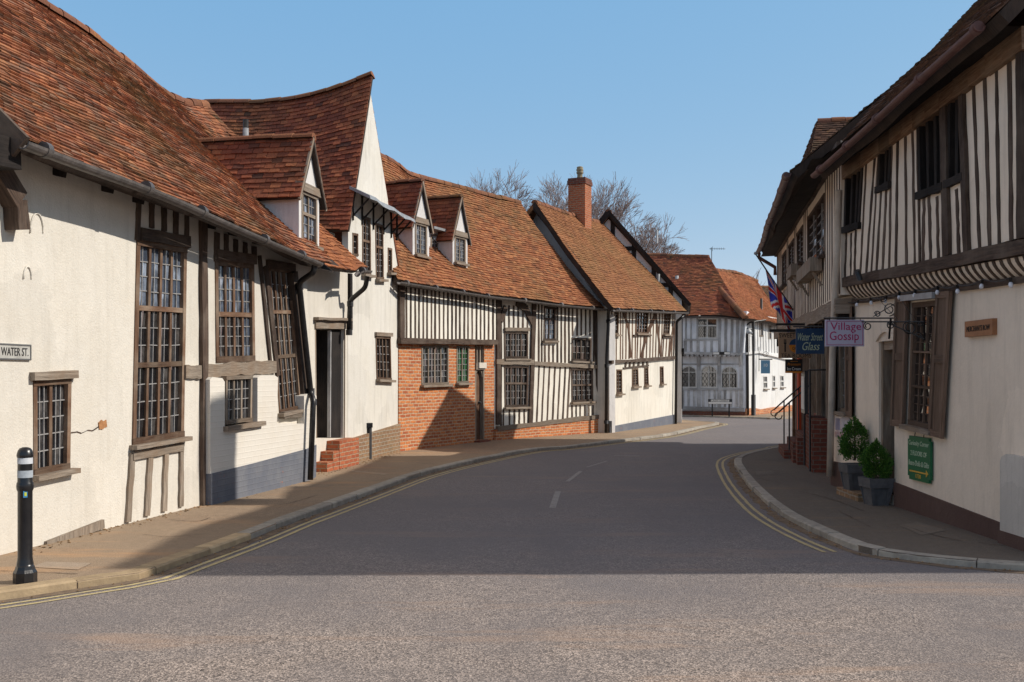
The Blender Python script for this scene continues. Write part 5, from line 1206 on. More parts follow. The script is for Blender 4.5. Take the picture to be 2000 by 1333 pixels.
for xx, in ((1573,), (1587,)):
    u = u_(xx); pts = [IL.W(u, .92, .66), IL.W(u, 1.12, .45), IL.W(u, 1.50, .02)]
    rail(pts, [pts[1], IL.W(u, 1.40, .14)])
a = IL.W(u_(1602), 1.72, .28); b_ = IL.W(u_(1615), 1.75, .28)
m_ = MB(); m_.tube([a, b_, IL.W(u_(1616), 1.75, -.05)], .016, 8)
for q in (a, b_): m_.tube([V((q.x, q.y, 0)), q], .018, 8)
m_.tube([IL.W(u_(1603), .98, .28), IL.W(u_(1615), .98, .28)], .014, 6); m_.build('guard_rail', M['iron'], S_)
# menu case on the guard rail
mc = thing('menu_case', 'black framed menu case with a white page fixed to the guard rail by the steps', 'menu board', IL.W(u_(1609), 1.0, .32))
mb = MB(); ua, ub = u_(1605), u_(1613.5); mb.fbox(IL, ua, ub, .99, 1.74, .30, .36); mb.build('case', M['iron'], mc)
mb = MB(); mb.fbox(IL, ua + .12, ub - .1, 1.06, 1.64, .36, .368); mb.build('page', simple('white_paper', (.75, .73, .68), None, 5, .7), mc)
bx = MB(); p = gp(1555, 893.5, .01); bx.lathe(p, [(.0, 0), (.16, 0), (.19, .05), (.17, .06), (.14, .02), (0, .02)], 14)
tag(bx.build('dog_bowl', simple('green_plastic', (.01, .32, .10), None, 5, .4)), 'shallow green plastic dish on the pavement at the foot of the shop steps', 'dish')

# ---------------------------------------------------------------- signs
def paint(n, c, c2=None, r=.5): return simple(n, c, c2, 10, r, .4)
navy = paint('navy_paint', (.012, .045, .11), (.015, .055, .13)); lilac = paint('lilac_paint', (.50, .47, .58), (.46, .43, .54)); magenta = paint('magenta_paint', (.38, .012, .10)); tan = paint('tan_board', (.42, .26, .155), (.36, .22, .13))
ink = paint('black_paint', (.012, .011, .011)); green_p = paint('green_paint', (.008, .115, .045), (.012, .13, .05)); gold = paint('gold_paint', (.62, .36, .05)); white_p = paint('white_paint', (.72, .70, .66)); orange_p = paint('orange_paint', (.68, .22, .02)); steel = paint('steel_blue_paint', (.11, .24, .36)); wood_p = paint('plaque_wood', (.34, .15, .065), (.25, .11, .05)); fade = paint('pale_green_lettering', (.42, .50, .36))
def board(name, label, F, u0, u1, v0, v1, mat, th=.03, cat='sign'):
    t = thing(name, label, cat, F.W((u0 + u1) / 2, v0, 0)); mb = MB(); mb.fbox(F, u0, u1, v0, v1, -th, 0); mb.build('board', mat, t); return t
def rim(F, u0, u1, v0, v1, mat, t, w_=.012, ins=.02, n1=.004):
    mb = MB(); a, b_, c, d = u0 + ins, u1 - ins, v0 + ins, v1 - ins
    mb.fbox(F, a, b_, c, c + w_, 0, n1); mb.fbox(F, a, b_, d - w_, d, 0, n1); mb.fbox(F, a, a + w_, c + w_, d - w_, 0, n1); mb.fbox(F, b_ - w_, b_, c + w_, d - w_, 0, n1); mb.build('border', mat, t)
def perp(Y, x0=0, x1=10): return Fac((x0, Y), (x1, Y))
def scroll(mb, c, r, F, turns=1.3, a0=0, sg=1, rr=.007, seg=18):
    mb.tube([F.W(c[0] + r * (1 - .55 * i / seg) * math.cos(a0 + sg * turns * 2 * math.pi * i / seg), c[1] + r * (1 - .55 * i / seg) * math.sin(a0 + sg * turns * 2 * math.pi * i / seg), 0) for i in range(seg + 1)], rr, 6)
# Village Gossip
Yv = 12.75; Fv = perp(Yv); tl, br = Fv.uv(1612, 625), Fv.uv(1688, 677)
t = board('hanging_sign', 'lilac hanging sign reading Village Gossip on a scrolled iron bracket', Fv, tl[0], br[0], br[1], tl[1], lilac, .025)
rim(Fv, tl[0], br[0], br[1], tl[1], magenta, t, .006, .016)
w_ = br[0] - tl[0]; h_ = tl[1] - br[1]
text(Fv, 'Village', tl[0] + w_ * .13, br[1] + h_ * .52, tl[0] + w_ * .92, br[1] + h_ * .90, magenta, t, .0, depth=.004)
text(Fv, 'Gossip', tl[0] + w_ * .11, br[1] + h_ * .13, tl[0] + w_ * .86, br[1] + h_ * .56, magenta, t, .0, depth=.004)
mb = MB(); zt_ = tl[1] + .02; mb.tube([Fv.W(4.81, zt_, 0), Fv.W(tl[0] - .02, zt_, 0)], .009, 8); mb.tube([Fv.W(4.81, zt_ + .28, 0), Fv.W(4.81, zt_ - .2, 0)], .010, 8)
scroll(mb, (4.70, zt_ + .11), .085, Fv, 1.4, -1.57, 1); scroll(mb, (4.62, zt_ + .24), .04, Fv, 1.2, 0, -1); scroll(mb, (4.55, zt_ + .05), .04, Fv, 1.2, 3, -1)
mb.tube([Fv.W(4.80, zt_ + .2, 0), Fv.W(4.5, zt_ + .02, 0)], .006, 6)
for x in (tl[0] + .05, br[0] - .05): mb.tube([Fv.W(x, zt_, 0), Fv.W(x, tl[1] - .01, 0)], .005, 6)
mb.build('bracket', M['iron'], t)
# second scrolled bracket nearer the door
Y2 = 11.95; F2 = perp(Y2); z2 = F2.uv(1740, 629)[1]
mb = MB(); mb.tube([F2.W(4.815, z2 + .06, 0), F2.W(4.815, z2 - .22, 0)], .010, 8); mb.tube([F2.W(4.815, z2, 0), F2.W(4.08, z2, 0)], .008, 8); mb.tube([F2.W(4.81, z2 - .2, 0), F2.W(4.38, z2 - .01, 0)], .008, 8)
scroll(mb, (4.64, z2 - .07), .085, F2, 1.5, 1.57, 1); scroll(mb, (4.75, z2 - .15), .04, F2, 1.2, 0, -1); scroll(mb, (4.15, z2 - .05), .05, F2, 1.4, 1.57, 1); scroll(mb, (4.77, z2 - .03), .03, F2)
mb.tube([F2.W(4.42, z2 + .04, 0), F2.W(4.40, z2 - .2, 0)], .012, 6); scroll(mb, (4.42, z2 - .04), .05, F2, 1.5, 0, 1); mb.tube([F2.W(4.52, z2, 0), HL.P(1712, 580, .06)], .004, 5); mb.tube([F2.W(4.72, z2, 0), HL.P(1752, 575, .06)], .004, 5)
tag(mb.build('sign_bracket', M['iron']), 'empty scrolled black iron bracket on stay wires above the shop doorway', 'bracket')
# Water Street Glass
Yw = 16.5; Fw = perp(Yw); tl, br = Fw.uv(1555, 642), Fw.uv(1610, 691.5); t = board('hanging_sign', 'dark blue hanging sign reading Water Street Glass in white script', Fw, tl[0], br[0], br[1], tl[1], navy)
w_ = br[0] - tl[0]; h_ = tl[1] - br[1]
text(Fw, 'Water Street', tl[0] + w_ * .06, br[1] + h_ * .52, tl[0] + w_ * .95, br[1] + h_ * .82, fade, t, 0, .35); text(Fw, 'Glass', tl[0] + w_ * .22, br[1] + h_ * .14, tl[0] + w_ * .84, br[1] + h_ * .46, fade, t, 0, .35)
mb = MB(); mb.tube([Fw.W(5.3, tl[1] + .03, 0), Fw.W(tl[0] - .05, tl[1] + .03, 0)], .014, 6)
for x in (tl[0] + .06, br[0] - .06): mb.tube([Fw.W(x, tl[1] + .03, 0), Fw.W(x, tl[1], 0)], .006, 5)
mb.build('bracket', M['iron'], t)
# Tea rooms
Yt = 18.5; Ft = perp(Yt); tl, br = Ft.uv(1521, 650), Ft.uv(1586, 700); t = board('hanging_sign', 'tan hanging sign reading Sweetmeats Tea Rooms with a fork and a round open badge', Ft, tl[0], br[0], br[1], tl[1], tan)
w_ = br[0] - tl[0]; h_ = tl[1] - br[1]
text(Ft, 'SWEETMEATS', tl[0] + w_ * .01, br[1] + h_ * .80, tl[0] + w_ * .98, br[1] + h_ * .97, ink, t, 0); text(Ft, 'TEA ROOMS', tl[0] + w_ * .07, br[1] + h_ * .02, tl[0] + w_ * .97, br[1] + h_ * .18, ink, t, 0)
mb = MB(); xf = tl[0] + w_ * .19; mb.fbox(Ft, xf - .012, xf + .012, br[1] + h_ * .24, br[1] + h_ * .6, 0, .006)
for k in range(3): mb.fbox(Ft, xf - .022 + k * .017, xf - .014 + k * .017, br[1] + h_ * .58, br[1] + h_ * .74, 0, .005)
mb.fbox(Ft, xf - .025, xf + .025, br[1] + h_ * .56, br[1] + h_ * .60, 0, .0055); mb.build('fork', ink, t)
def disc(F, cu, cv, r, n0, n1, mat, name, par, a0=0, a1=2 * math.pi):
    m_ = MB(); m_.prism(F, [(cu + r * math.cos(a0 + (a1 - a0) * k / 24), cv + r * math.sin(a0 + (a1 - a0) * k / 24)) for k in range(24 if a1 - a0 > 6 else 25)], n0, n1); m_.build(name, mat, par)
disc(Ft, tl[0] + w_ * .52, br[1] + h_ * .48, h_ * .27, 0, .008, orange_p, 'badge', t); disc(Ft, tl[0] + w_ * .52, br[1] + h_ * .49, h_ * .27, .008, .012, navy, 'badge_top', t, .1, 3.04)
text(Ft, 'OPEN', tl[0] + w_ * .40, br[1] + h_ * .32, tl[0] + w_ * .64, br[1] + h_ * .44, ink, t, .008)
mb = MB(); mb.beam(Ft.W(tl[0] - .17, tl[1] + .035, 0), Ft.W(5.75, tl[1] + .035, 0), .03, .05); mb.beam(Ft.W(tl[0] - .05, tl[1] + .15, -.05), Ft.W(5.75, tl[1] + .15, -.05), .03, .04); mb.build('bracket', M['iron'], t)
tl2, br2 = Ft.uv(1534, 701), Ft.uv(1567, 727); F3 = perp(Yt - .01); t = board('hanging_sign', 'small black sign with an orange edge reading Ice Cream, hung under the tea rooms sign', F3, tl2[0], br2[0], br2[1], tl2[1] - .01, ink)
w_ = br2[0] - tl2[0]; h_ = tl2[1] - br2[1]; mb = MB(); mb.fbox(F3, tl2[0], br2[0], br2[1] - .02, br2[1] + .012, -.02, .008); mb.fbox(F3, tl2[0] + w_ * .3, tl2[0] + w_ * .72, br2[1] + h_ * .78, br2[1] + h_ * .81, 0, .005); mb.build('orange_edge', orange_p, t)
text(F3, 'Ice Cream', tl2[0] + w_ * .1, br2[1] + h_ * .12, tl2[0] + w_ * .9, br2[1] + h_ * .36, white_p, t, 0); text(F3, 'Premium', tl2[0] + w_ * .12, br2[1] + h_ * .48, tl2[0] + w_ * .88, br2[1] + h_ * .68, orange_p, t, 0, .2)
# green board, plaque, street name, poster on walls
Hs = HL.off(.045); q = Hs.Q((1774, 850), (1816.5, 857.6), (1813, 948), (1773, 932)); gu0, gu1 = q[3][0], q[1][0]; gv1, gv0 = (q[0][1] + q[1][1]) / 2, (q[2][1] + q[3][1]) / 2
t = thing('shop_board', 'green painted shop board reading Curiosity Corner below the shuttered window', 'sign', Hs.W(gu0, gv0)); c_ = .04
mb = MB(); mb.prism(Hs, [(gu0 + c_, gv0), (gu1 - c_, gv0), (gu1 - c_, gv0 + c_), (gu1, gv0 + c_), (gu1, gv1 - c_), (gu1 - c_, gv1 - c_), (gu1 - c_, gv1), (gu0 + c_, gv1), (gu0 + c_, gv1 - c_), (gu0, gv1 - c_), (gu0, gv0 + c_), (gu0 + c_, gv0 + c_)], -.03, 0); mb.build('board', green_p, t)
w_ = gu1 - gu0; h_ = gv1 - gv0
for s, a, b_, c0, c1, sh in (('Curiosity Corner', .05, .95, .76, .90, .12), ('2 FLOORS OF', .14, .86, .56, .67, 0), ("Bears-Dolls & Gifts", .05, .95, .33, .45, .12)): text(Hs, s, gu0 + w_ * a, gv0 + h_ * c0, gu0 + w_ * b_, gv0 + h_ * c1, fade, t, 0, sh)
mb = MB(); ya = gv0 + h_ * .2; mb.fbox(Hs, gu0 + w_ * .1, gu0 + w_ * .86, ya - .008, ya + .008, 0, .005); mb.prism(Hs, [(gu0 + w_ * .84, ya - .04), (gu0 + w_ * .93, ya), (gu0 + w_ * .84, ya + .04)], 0, .006); mb.build('arrow', gold, t)
text(Hs, '1738', gu0 + w_ * .38, gv0 + h_ * .06, gu0 + w_ * .60, gv0 + h_ * .15, gold, t, 0)
mb = MB()
for a in (.28, .68): mb.tube([Hs.W(gu0 + w_ * a, gv1 + .06, -.02), Hs.W(gu0 + w_ * a, gv1 - .01, -.01)], .005, 6)
mb.build('hook', M['iron'], t)
Hp = HL.off(.05); q = Hp.Q((1884, 627), (1938, 624), (1935, 657), (1884, 657)); t = board('wooden_plaque', 'small brown wooden plaque reading Merchants Row on the shaded cream wall', Hp, q[3][0], q[1][0], (q[2][1] + q[3][1]) / 2, (q[0][1] + q[1][1]) / 2, wood_p, .05)
w_ = q[1][0] - q[3][0]; v0, v1 = (q[2][1] + q[3][1]) / 2, (q[0][1] + q[1][1]) / 2; text(Hp, 'MERCHANTS ROW', q[3][0] + w_ * .08, v0 + (v1 - v0) * .32, q[3][0] + w_ * .92, v0 + (v1 - v0) * .66, ink, t, 0)
Hq = HL.off(.02); q = Hq.Q((1632, 813), (1658, 816), (1657, 858), (1631, 854)); t = board('poster', 'pale poster in a clear sleeve on the wall above the potted shrubs', Hq, q[3][0], q[1][0], (q[2][1] + q[3][1]) / 2, (q[0][1] + q[1][1]) / 2, paint('poster_paper', (.62, .58, .62), (.55, .52, .57), .2), .012, 'poster')
mb = MB(); v0, v1 = (q[2][1] + q[3][1]) / 2, (q[0][1] + q[1][1]) / 2; mb.fbox(Hq, q[3][0], q[1][0], v0, v0 + (v1 - v0) * .25, 0, .003); mb.build('pink_band', paint('pink_ink', (.62, .36, .36), (.5, .42, .46)), t); mb = MB(); mb.fbox(Hq, q[3][0] + .02, q[3][0] + (q[1][0] - q[3][0]) * .35, v0 + (v1 - v0) * .35, v1 - .03, 0, .003); mb.build('blue_photo', paint('blue_ink', (.30, .30, .45), (.4, .38, .48)), t)
# lettering painted on the shop window
wl = MB(); Hg_ = HL.off(-.055); ref = [o for o in H.children if o.name.startswith('window') and 'hood' not in o.name][0]
ctr = lambda a, b_: bil(hw1, a, b_)
for s, a0, a1, b0, b1 in (('Curiosity Corner', .14, .88, .17, .10), ('2 Floors Of', .2, .86, .27, .21)):
    p, q2 = ctr(a0, b0), ctr(a1, b1); text(Hg_, s, p[0], p[1], q2[0], q2[1], fade, ref, 0)
# WATER ST.
As = FA.off(.02); q = As.Q((-14, 673), (63, 670), (57, 703), (-14, 707)); t = board('street_sign', 'old white metal street sign reading Water St. on the near left plaster wall', As, q[3][0], q[2][0] + .03, (q[2][1] + q[3][1]) / 2 + .005, (q[0][1] + q[1][1]) / 2, simple('aged_enamel', (.50, .49, .45), (.36, .35, .32), 8, .5, .4), .02)
u0, u1, v0, v1 = q[3][0], q[2][0] + .03, (q[2][1] + q[3][1]) / 2 + .005, (q[0][1] + q[1][1]) / 2
rim(As, u0, u1, v0, v1, paint('grey_enamel', (.12, .12, .12)), t, .012, .004, .006)
text(As, 'WATER ST.', As.uv(2, 690)[0], v0 + (v1 - v0) * .27, As.uv(55, 690)[0], v0 + (v1 - v0) * .76, paint('charcoal_letters', (.035, .033, .033)), t, 0)
# far street signs
q = Fac((8.6, 43.3), (10.2, 42.9)); 
t = thing('street_sign', 'street sign reading Lady Street on two short posts before the far grey house', 'sign', q.W(.8, 0)); Fs = q; a, b_ = Fs.uv(1383, 780), Fs.uv(1430, 790); mb = MB(); mb.fbox(Fs, a[0], b_[0], b_[1], a[1], -.03, 0); mb.build('board', paint('sign_dark', (.03, .03, .035)), t)
mb = MB(); mb.fbox(Fs, a[0] + .01, b_[0] - .01, b_[1] + .01, b_[1] + (a[1] - b_[1]) * .42, 0, .006); mb.fbox(Fs, a[0] + .12, b_[0] - .12, b_[1] + (a[1] - b_[1]) * .5, a[1] - .02, 0, .005); mb.build('white_panel', white_p, t)
text(Fs, 'LADY STREET', a[0] + .15, b_[1] + (a[1] - b_[1]) * .55, b_[0] - .15, a[1] - .035, ink, t, .005)
mb = MB()
for x in (1391, 1424): mb = MB(); p = Fs.uv(x, 790); mb.fbox(Fs, p[0] - .03, p[0] + .03, 0, p[1] + .1, -.07, -.03); mb.build('post', ink, t)
a, b_ = FU.uv(1393, 688), FU.uv(1427, 693.5); Fq = FU.off(.10); t = board('name_board', 'narrow black and white name board on the jetty beam of the far grey house', Fq, a[0], b_[0], b_[1], a[1], ink); w_ = b_[0] - a[0]
mb = MB(); mb.fbox(Fq, a[0] + .01, a[0] + w_ * .36, b_[1] + .015, a[1] - .015, 0, .005); mb.fbox(Fq, a[0] + w_ * .66, b_[0] - .01, b_[1] + .015, a[1] - .015, 0, .005); mb.build('white_panel', white_p, t)
# 10
gd = FG.d; cpt = FG.P(1482, 715, .1); F10 = Fac((FG.P(1486, 704, .1).x, FG.P(1482, 704, .1).y), (FG.P(1486, 704, .1).x + 1, FG.P(1482, 704, .1).y - .15)); a, b_ = F10.uv(1486, 704), F10.uv(1504, 730)
t = board('hanging_sign', 'steel blue hanging sign with the number 10 on the sunlit white house', F10, a[0], b_[0], b_[1], a[1], steel); w_ = b_[0] - a[0]; h_ = a[1] - b_[1]
text(F10, '10', a[0] + w_ * .34, b_[1] + h_ * .5, a[0] + w_ * .72, b_[1] + h_ * .74, white_p, t, 0)
mb = MB(); mb.beam(F10.W(a[0] - .1, a[1] + .04, 0), F10.W(b_[0] + .1, a[1] + .04, 0), .03, .05); scroll(mb, (a[0] + .2, a[1] + .25), .14, F10, 1.2, 0, 1, .012); mb.tube([F10.W(a[0] - .08, a[1] + .6, 0), F10.W(a[0] - .08, a[1] - .5, 0)], .015, 6); mb.build('bracket', M['iron'], t)
# lamp post
lp = gp(1471.5, 812); t = thing('street_lamp', 'slim black street lamp post in front of the sunlit white house', 'street lamp', lp); mb = MB(); sc_ = lp.y / FPX
mb.tube([lp, lp + V((0, 0, .9))], .1, 10); mb.tube([lp + V((0, 0, .9)), lp + V((0, 0, 186 * sc_))], .055, 10); mb.build('post', M['iron'], t)
top = lp + V((0, 0, 183 * sc_)); mb = MB(); mb.tube([top, top + V((-.16, 0, -.04)), top + V((-.36, 0, -.2)), top + V((-.42, 0, -.36))], .035, 8); mb.tube([top, top + V((.55, 0, .08))], .03, 8); mb.build('arm', M['iron'], t)
mb = MB(); mb.lathe(top + V((-.26, 0, -.52)), [(.05, .24), (.16, .16), (.24, .02), (.2, 0), (.0, -.02)], 14); mb.build('lamp_head', M['leadflash'], t)

# ---------------------------------------------------------------- bollard, vent post, planters, flag, lights
bp = gp(49, 1138); t = thing('bollard', 'black cast bollard with two white reflective bands at the near left kerb', 'bollard', bp); k_ = bp.y / FPX; h = lambda py: (1138 - py) * k_
mb = MB(); a8 = math.pi / 8
mb.lathe(bp, [(.088, 0), (.088, h(1118)), (.074, h(1112)), (.068, h(1106))], 8, 0, False, a8)
mb.lathe(bp, [(.064, h(1107)), (.062, h(1100)), (.058, h(1095)), (.0545, h(1088)), (.0545, h(960)), (.062, h(956)), (.064, h(950)), (.062, h(944)), (.0555, h(941)), (.0545, h(895)), (.060, h(893)), (.062, h(889)), (.058, h(885)), (.052, h(880)), (.040, h(876)), (.02, h(874)), (0, h(873.5))], 24)
mb.build('body', simple('glossy_black_paint', (.011, .011, .013), (.022, .021, .022), 9, .28, .5, 0, .15), t)
for y0, y1 in ((906, 893.5), (933, 919)):
    mb = MB(); mb.lathe(bp, [(.0565, h(y0)), (.0565, h(y1))], 24); mb.build('reflective_band', simple('reflective_tape', *(((.50, .51, .53), (.40, .41, .44)) if y0 < 910 else ((.34, .37, .40), (.26, .29, .32))), 30, .5, .4), t)
mb = MB(); Fb = Fac((bp.x - .05, bp.y - .0565), (bp.x + .05, bp.y - .035)); 
Fb = Fac((bp.x + .012, bp.y - .0555), (bp.x + .047, bp.y - .031)); mb.fbox(Fb, 0, .03, h(971), h(958), -.004, .002); mb.build('sticker', simple('blue_sticker', (.05, .25, .5), None, 5, .5), t)
mb = MB(); mb.fbox(Fb, .008, .024, h(968), h(961), .002, .004); mb.build('sticker_square', simple('yellow_sticker', (.6, .65, .05), None, 5, .5), t)
vp = gp(722, 897); t = MB(); hh = 66 * vp.y / FPX; t.tube([vp, vp + V((0, 0, hh))], .045, 10); t.beam(vp + V((-.08, -.02, hh)), vp + V((.05, .02, hh)), .1, .09); tag(t.build('iron_post', M['iron']), 'short black iron post leaning by the brick plinth of the white gable house', 'post')
greyp = simple('grey_painted_wood', (.115, .115, .12), (.085, .085, .09), 12, .7, .3, 0, .25, .15)
def planter(c, w0, w1, hh, rot, label):
    t = thing('planter', label, 'planter', c, 'grey planters by the shop door'); t.rotation_euler.z = rot; ORG[t.name] = V((0, 0, 0))
    def ring(w_, z): return [V((a * w_ / 2, b_ * w_ / 2, z)) for a, b_ in ((-1, -1), (1, -1), (1, 1), (-1, 1))]
    mb = MB(); mb.hexa(ring(w0, 0) + ring(w1, hh)); o = mb.build('box', greyp, t)
    mb = MB(); z0 = hh - .11
    a, b_ = ring(w1 + .03, z0), ring(w1 + .05, hh + .008); c_, d_ = ring(w1 - .05, hh + .008), ring(w1 - .05, hh - .02)
    mb.add(a + b_ + c_ + d_, [(i, (i + 1) % 4, 4 + (i + 1) % 4, 4 + i) for i in range(4)] + [(4 + i, 4 + (i + 1) % 4, 8 + (i + 1) % 4, 8 + i) for i in range(4)] + [(8 + i, 8 + (i + 1) % 4, 12 + (i + 1) % 4, 12 + i) for i in range(4)] + [(3, 2, 1, 0)]); mb.build('rim', greyp, t)
    for s1 in (-1, 1):
        for s2 in (-1, 1):
            mb = MB(); mb.beam(V((s1 * (w0 / 2 - .02), s2 * (w0 / 2 + .004), 0)), V((s1 * (w1 / 2 - .02), s2 * (w1 / 2 + .004), z0)), .05, .014, up=V((0, 1, 0))); mb.build('corner_board', greyp, t)
    return t
p1 = V((4.625, 13.0, 0)); p2 = V((4.635, 13.85, .102))
s1 = p1.y / FPX
planter(p1, .205, .285, .335, .12, 'near grey tapered wooden planter in front of the open shop doorway'); planter(p2, .21, .285, .34, .05, 'farther grey tapered wooden planter standing behind the other one')
leafm = NT('conifer_leaf'); li = leafm.island(); lc = leafm.ramp(li, [(0, (.022, .075, .014)), (.5, (.055, .15, .02)), (1, (.12, .24, .035))]); leafm.done(lc, .6, .3)
def conifer(c, h0, w_, label, brown=0.0):
    t = thing('conifer_shrub', label, 'shrub', c, 'potted conifer shrubs'); mb = MB(); mb.tube([c, c + V((0, 0, h0 * .7))], .018, 8, 0, .006); mb.build('stem', M['oakdark'], t)
    mb = MB(); n = 6000
    lobes = [(U(0, 6.28), U(.08, .86), U(.68, 1.15)) for _ in range(60)]
    for i in range(n):
        la, lz, lr = lobes[i % 60]; z = min(.98, max(.01, lz + random.gauss(0, .07))); a = la + random.gauss(0, .38)
        prof = w_ / 2 * (math.sin(math.pi * min(1, (z * .86 + .17)) ** .95) ** .7) * (1.0 if z < .6 else 1.0 - (z - .6) * .9)
        r = prof * lr * math.sqrt(U(.25, 1.0)); p = c + V((r * math.cos(a), r * math.sin(a), z * h0 + U(-.01, .01)))
        out = V((math.cos(a) * .8, math.sin(a) * .8, U(.3, 1.3))).normalized(); sd = out.cross(V((U(-1, 1), U(-1, 1), U(-1, 1)))).normalized()
        l = U(.014, .030); b_ = U(.0035, .0065)
        mb.add([p - sd * b_, p + sd * b_, p + out * l * .6 + sd * b_ * 1.3, p + out * l, p + out * l * .6 - sd * b_ * 1.3], [(0, 1, 2, 3, 4)])
    for i in range(90):
        a = U(0, 6.28); p = c + V((0, 0, h0 * U(.8, .92))); out = V((math.cos(a) * .35, math.sin(a) * .35, 1)).normalized(); sd = out.cross(V((U(-1, 1), U(-1, 1), .1))).normalized(); l = U(.03, .09)
        mb.add([p - sd * .006, p + sd * .006, p + out * l], [(0, 1, 2)])
    mb.build('foliage', leafm.m, t)
conifer(p1 + V((0, 0, .33)), .50, .39, 'near bushy green conifer growing in the front planter by the doorway'); conifer(p2 + V((0, 0, .39)), .60, .43, 'taller bright green conifer growing in the rear planter')
# flag on its pole
fp0 = IU.W(IU.uv(1549, 606)[0], IU.uv(1549, 606)[1], 0); yy = fp0.y; tip = at(1476, 497, yy - .6)
t = thing('flag', 'union flag hanging limp from a slanting pole on the dark shop row', 'flag', fp0); mb = MB(); mb.tube([fp0, tip], .018, 8, 0, .014); mb.build('pole', M['oakdark'], t); mb = MB(); mb.lathe(tip + V((0, 0, -.02)), [(0, 0), (.035, .015), (.04, .04), (.03, .065), (0, .075)], 10); mb.build('finial', M['leadflash'], t)
h0, h1 = tip.lerp(fp0, .24), tip.lerp(fp0, .98); NU, NV = 48, 40; vs = []; cols_ = []
dn = V((.16, 0, -1)).normalized()
for j in range(NV + 1):
    for i in range(NU + 1):
        a, b_ = i / NU, j / NV           # a along hoist, b along fly
        base = h0.lerp(h1, a * (1 - .22 * b_ ** .8) + .10 * b_); fold = .05 * math.sin(a * 15 + b_ * 2) * (.2 + b_); fold2 = .03 * math.cos(a * 9 - b_ * 4) * b_
        vs.append(base + dn * (b_ * .74 - .0) + V((fold2, fold, .05 * math.sin(a * 7) * b_)))
def union(x, y):                          # x across the fly 0..1, y along the hoist 0..1, proportion 2:1
    X_, Y_ = x * 60, y * 30; dx, dy = abs(X_ - 30), abs(Y_ - 15)
    if dx < 3 or dy < 3: return 1
    if dx < 5 or dy < 5: return 2
    d1 = abs((Y_ - 15) - (X_ - 30) * .5) / 1.118; d2 = abs((Y_ - 15) + (X_ - 30) * .5) / 1.118
    if min(d1, d2) < 1.2: return 1
    return 2 if min(d1, d2) < 3 else 0
mb = MB()
for j in range(NV):
    for i in range(NU):
        q = [j * (NU + 1) + i, j * (NU + 1) + i + 1, (j + 1) * (NU + 1) + i + 1, (j + 1) * (NU + 1) + i]; cols_.append((q, union((j + .5) / NV, (i + .5) / NU)))
mb.v = vs
for q, c in cols_: mb.f.append(q); mb.m.append(c); mb.u.append(None); mb.sm.append(True)
mb.build('cloth', [paint('flag_blue', (.045, .06, .50), None, .8), paint('flag_red', (.80, .04, .04), None, .8), paint('flag_white', (.88, .88, .92), None, .8)], t)
# festoon lights under the cove
t = thing('festoon_lights', 'string of white bulbs in black holders looped under the jetty of the shop', 'string lights', HL.P(1800, 575, .1)); bl = [(1627, 603), (1652, 595.6), (1677, 592), (1701, 587.5), (1732, 584), (1757, 576), (1788, 572), (1832, 565), (1870, 563), (1920, 552), (1973, 549)]
P = [HL.P(x, y - 6, .09) for x, y in bl]; cab = []
for a, b_ in zip(P, P[1:]):
    for k in range(6): f = k / 6; cab.append(a.lerp(b_, f) - V((0, 0, .03 * 4 * f * (1 - f))))
mb = MB(); mb.tube(cab + [P[-1]], .006, 6); mb.build('cable', M['iron'], t)
bulbm = simple('white_bulb', (.66, .68, .74), None, 5, .25, .5)
for p in P:
    d = V((U(-.3, .1), U(-.3, .3), -1)).normalized(); mb = MB(); mb.tube([p, p + d * .045], .016, 8); hol = mb.build('bulb_holder', M['iron'], t)
    mb = MB(); x = d.cross(V((0, 1, 0))).normalized(); y = d.cross(x); rings = [(.012, .045), (.021, .06), (.024, .075), (.018, .092), (.006, .1)]
    vs = [p + d * z + (x * math.cos(a * math.pi / 4) + y * math.sin(a * math.pi / 4)) * r for r, z in rings for a in range(8)]
    mb.add(vs, [(i * 8 + j, i * 8 + (j + 1) % 8, i * 8 + 8 + (j + 1) % 8, i * 8 + 8 + j) for i in range(4) for j in range(8)] + [tuple(range(32, 40))], 0, None, True); mb.build('bulb', bulbm, hol)
# floodlights on upper walls
for F, x, y, lab, cc in ((HU, 1680, 546, 'small black spotlight on the jetty beam of the close studded shop', H),):
    p = F.P(x, y, .12); mb = MB(); mb.tube([p, p + V((-.06, -.05, .11))], .035, 10); mb.tube([p, F.P(x, y, 0)], .012, 6); mb.build('spotlight', M['iron'], cc)
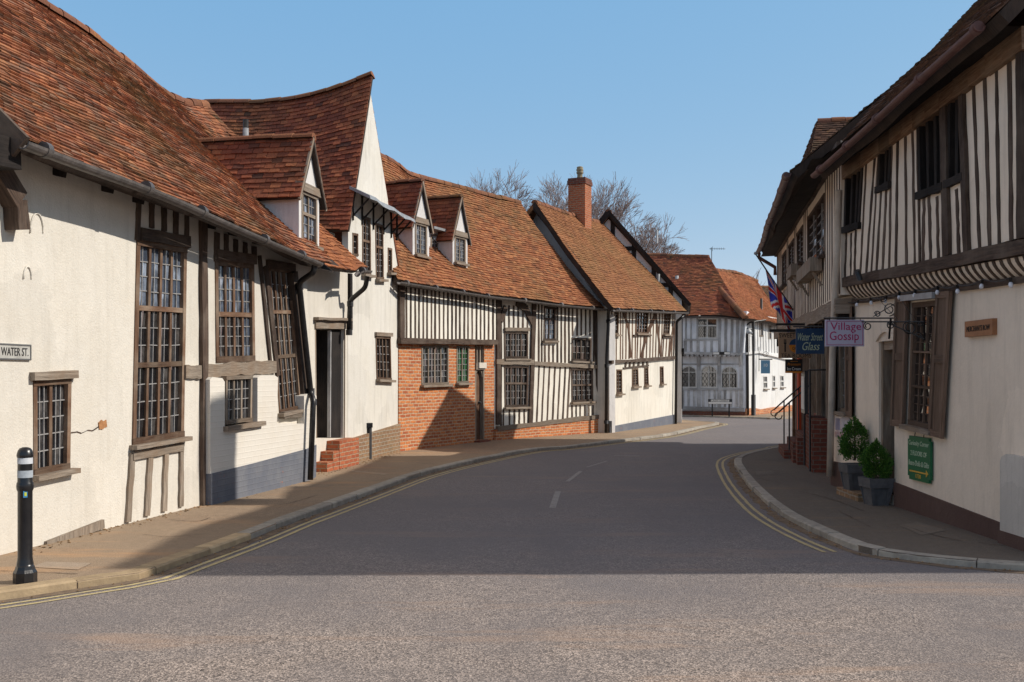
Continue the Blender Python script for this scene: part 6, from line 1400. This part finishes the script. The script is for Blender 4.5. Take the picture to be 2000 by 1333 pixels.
# ---------------------------------------------------------------- bare trees behind the houses
bark = simple('winter_bark', (.075, .055, .05), (.13, .10, .09), 6, .9, .1, 0, 0, .2); twig = simple('winter_twigs', (.27, .215, .20), (.34, .27, .255), 6, .9, .1, 0, 0, .3)
def bare_tree(base, hh, spread, label, seed, levels=6):
    rnd = random.Random(seed); t = thing('bare_tree', label, 'tree', base, 'bare trees beyond the roofs'); tr, cr = MB(), MB()
    def grow(p, d, l, r, lv):
        mid = p + d * l * .5 + V((rnd.uniform(-1, 1), rnd.uniform(-1, 1), rnd.uniform(-.3, .6))) * l * .06; q = mid + (d + V((rnd.uniform(-1, 1), rnd.uniform(-1, 1), rnd.uniform(0, .8))) * .14).normalized() * l * .5
        (tr if lv < 2 else cr).tube([p, mid, q], r, 7 if lv < 2 else (5 if lv < 4 else 3), 0, r * .68, False)
        if lv >= levels: return
        n = 3 if lv < 2 else rnd.choice((2, 3, 3) if lv < 5 else (3, 3, 4))
        for k in range(n):
            ax = rnd.uniform(0, 6.283); sp = rnd.uniform(.3, .85) * spread; x = d.cross(V((.3, .5, .8))).normalized(); y = d.cross(x)
            nd = (d + (x * math.cos(ax) + y * math.sin(ax)) * sp + V((0, 0, .10))).normalized(); st_ = p.lerp(q, rnd.uniform(.55, 1)) if k else q
            grow(st_, nd, l * rnd.uniform(.62, .86), max(.011, r * rnd.uniform(.5, .68)), lv + 1)
    grow(base, V((0, 0, 1)), hh * .30, hh * .022, 0)
    tr.build('trunk', bark, t); cr.build('crown', twig, t)
def tb(px, y): return V(((px - CX) / FPX * y, y, -.1))
bare_tree(tb(1105, 62), 13.9, 1.05, 'widest bare grey tree rising just left of the brick chimney', 3, 8)
bare_tree(tb(1035, 60), 13.1, .85, 'low bare tree behind the long mossy roof, left of the other trees', 8, 8)
bare_tree(tb(1185, 66), 12.9, .85, 'bare tree with reddish twigs right of the brick chimney', 12, 8)
bare_tree(tb(1452, 75), 9.6, .9, 'tiny bare treetop showing over the roof of the white house', 21, 5)
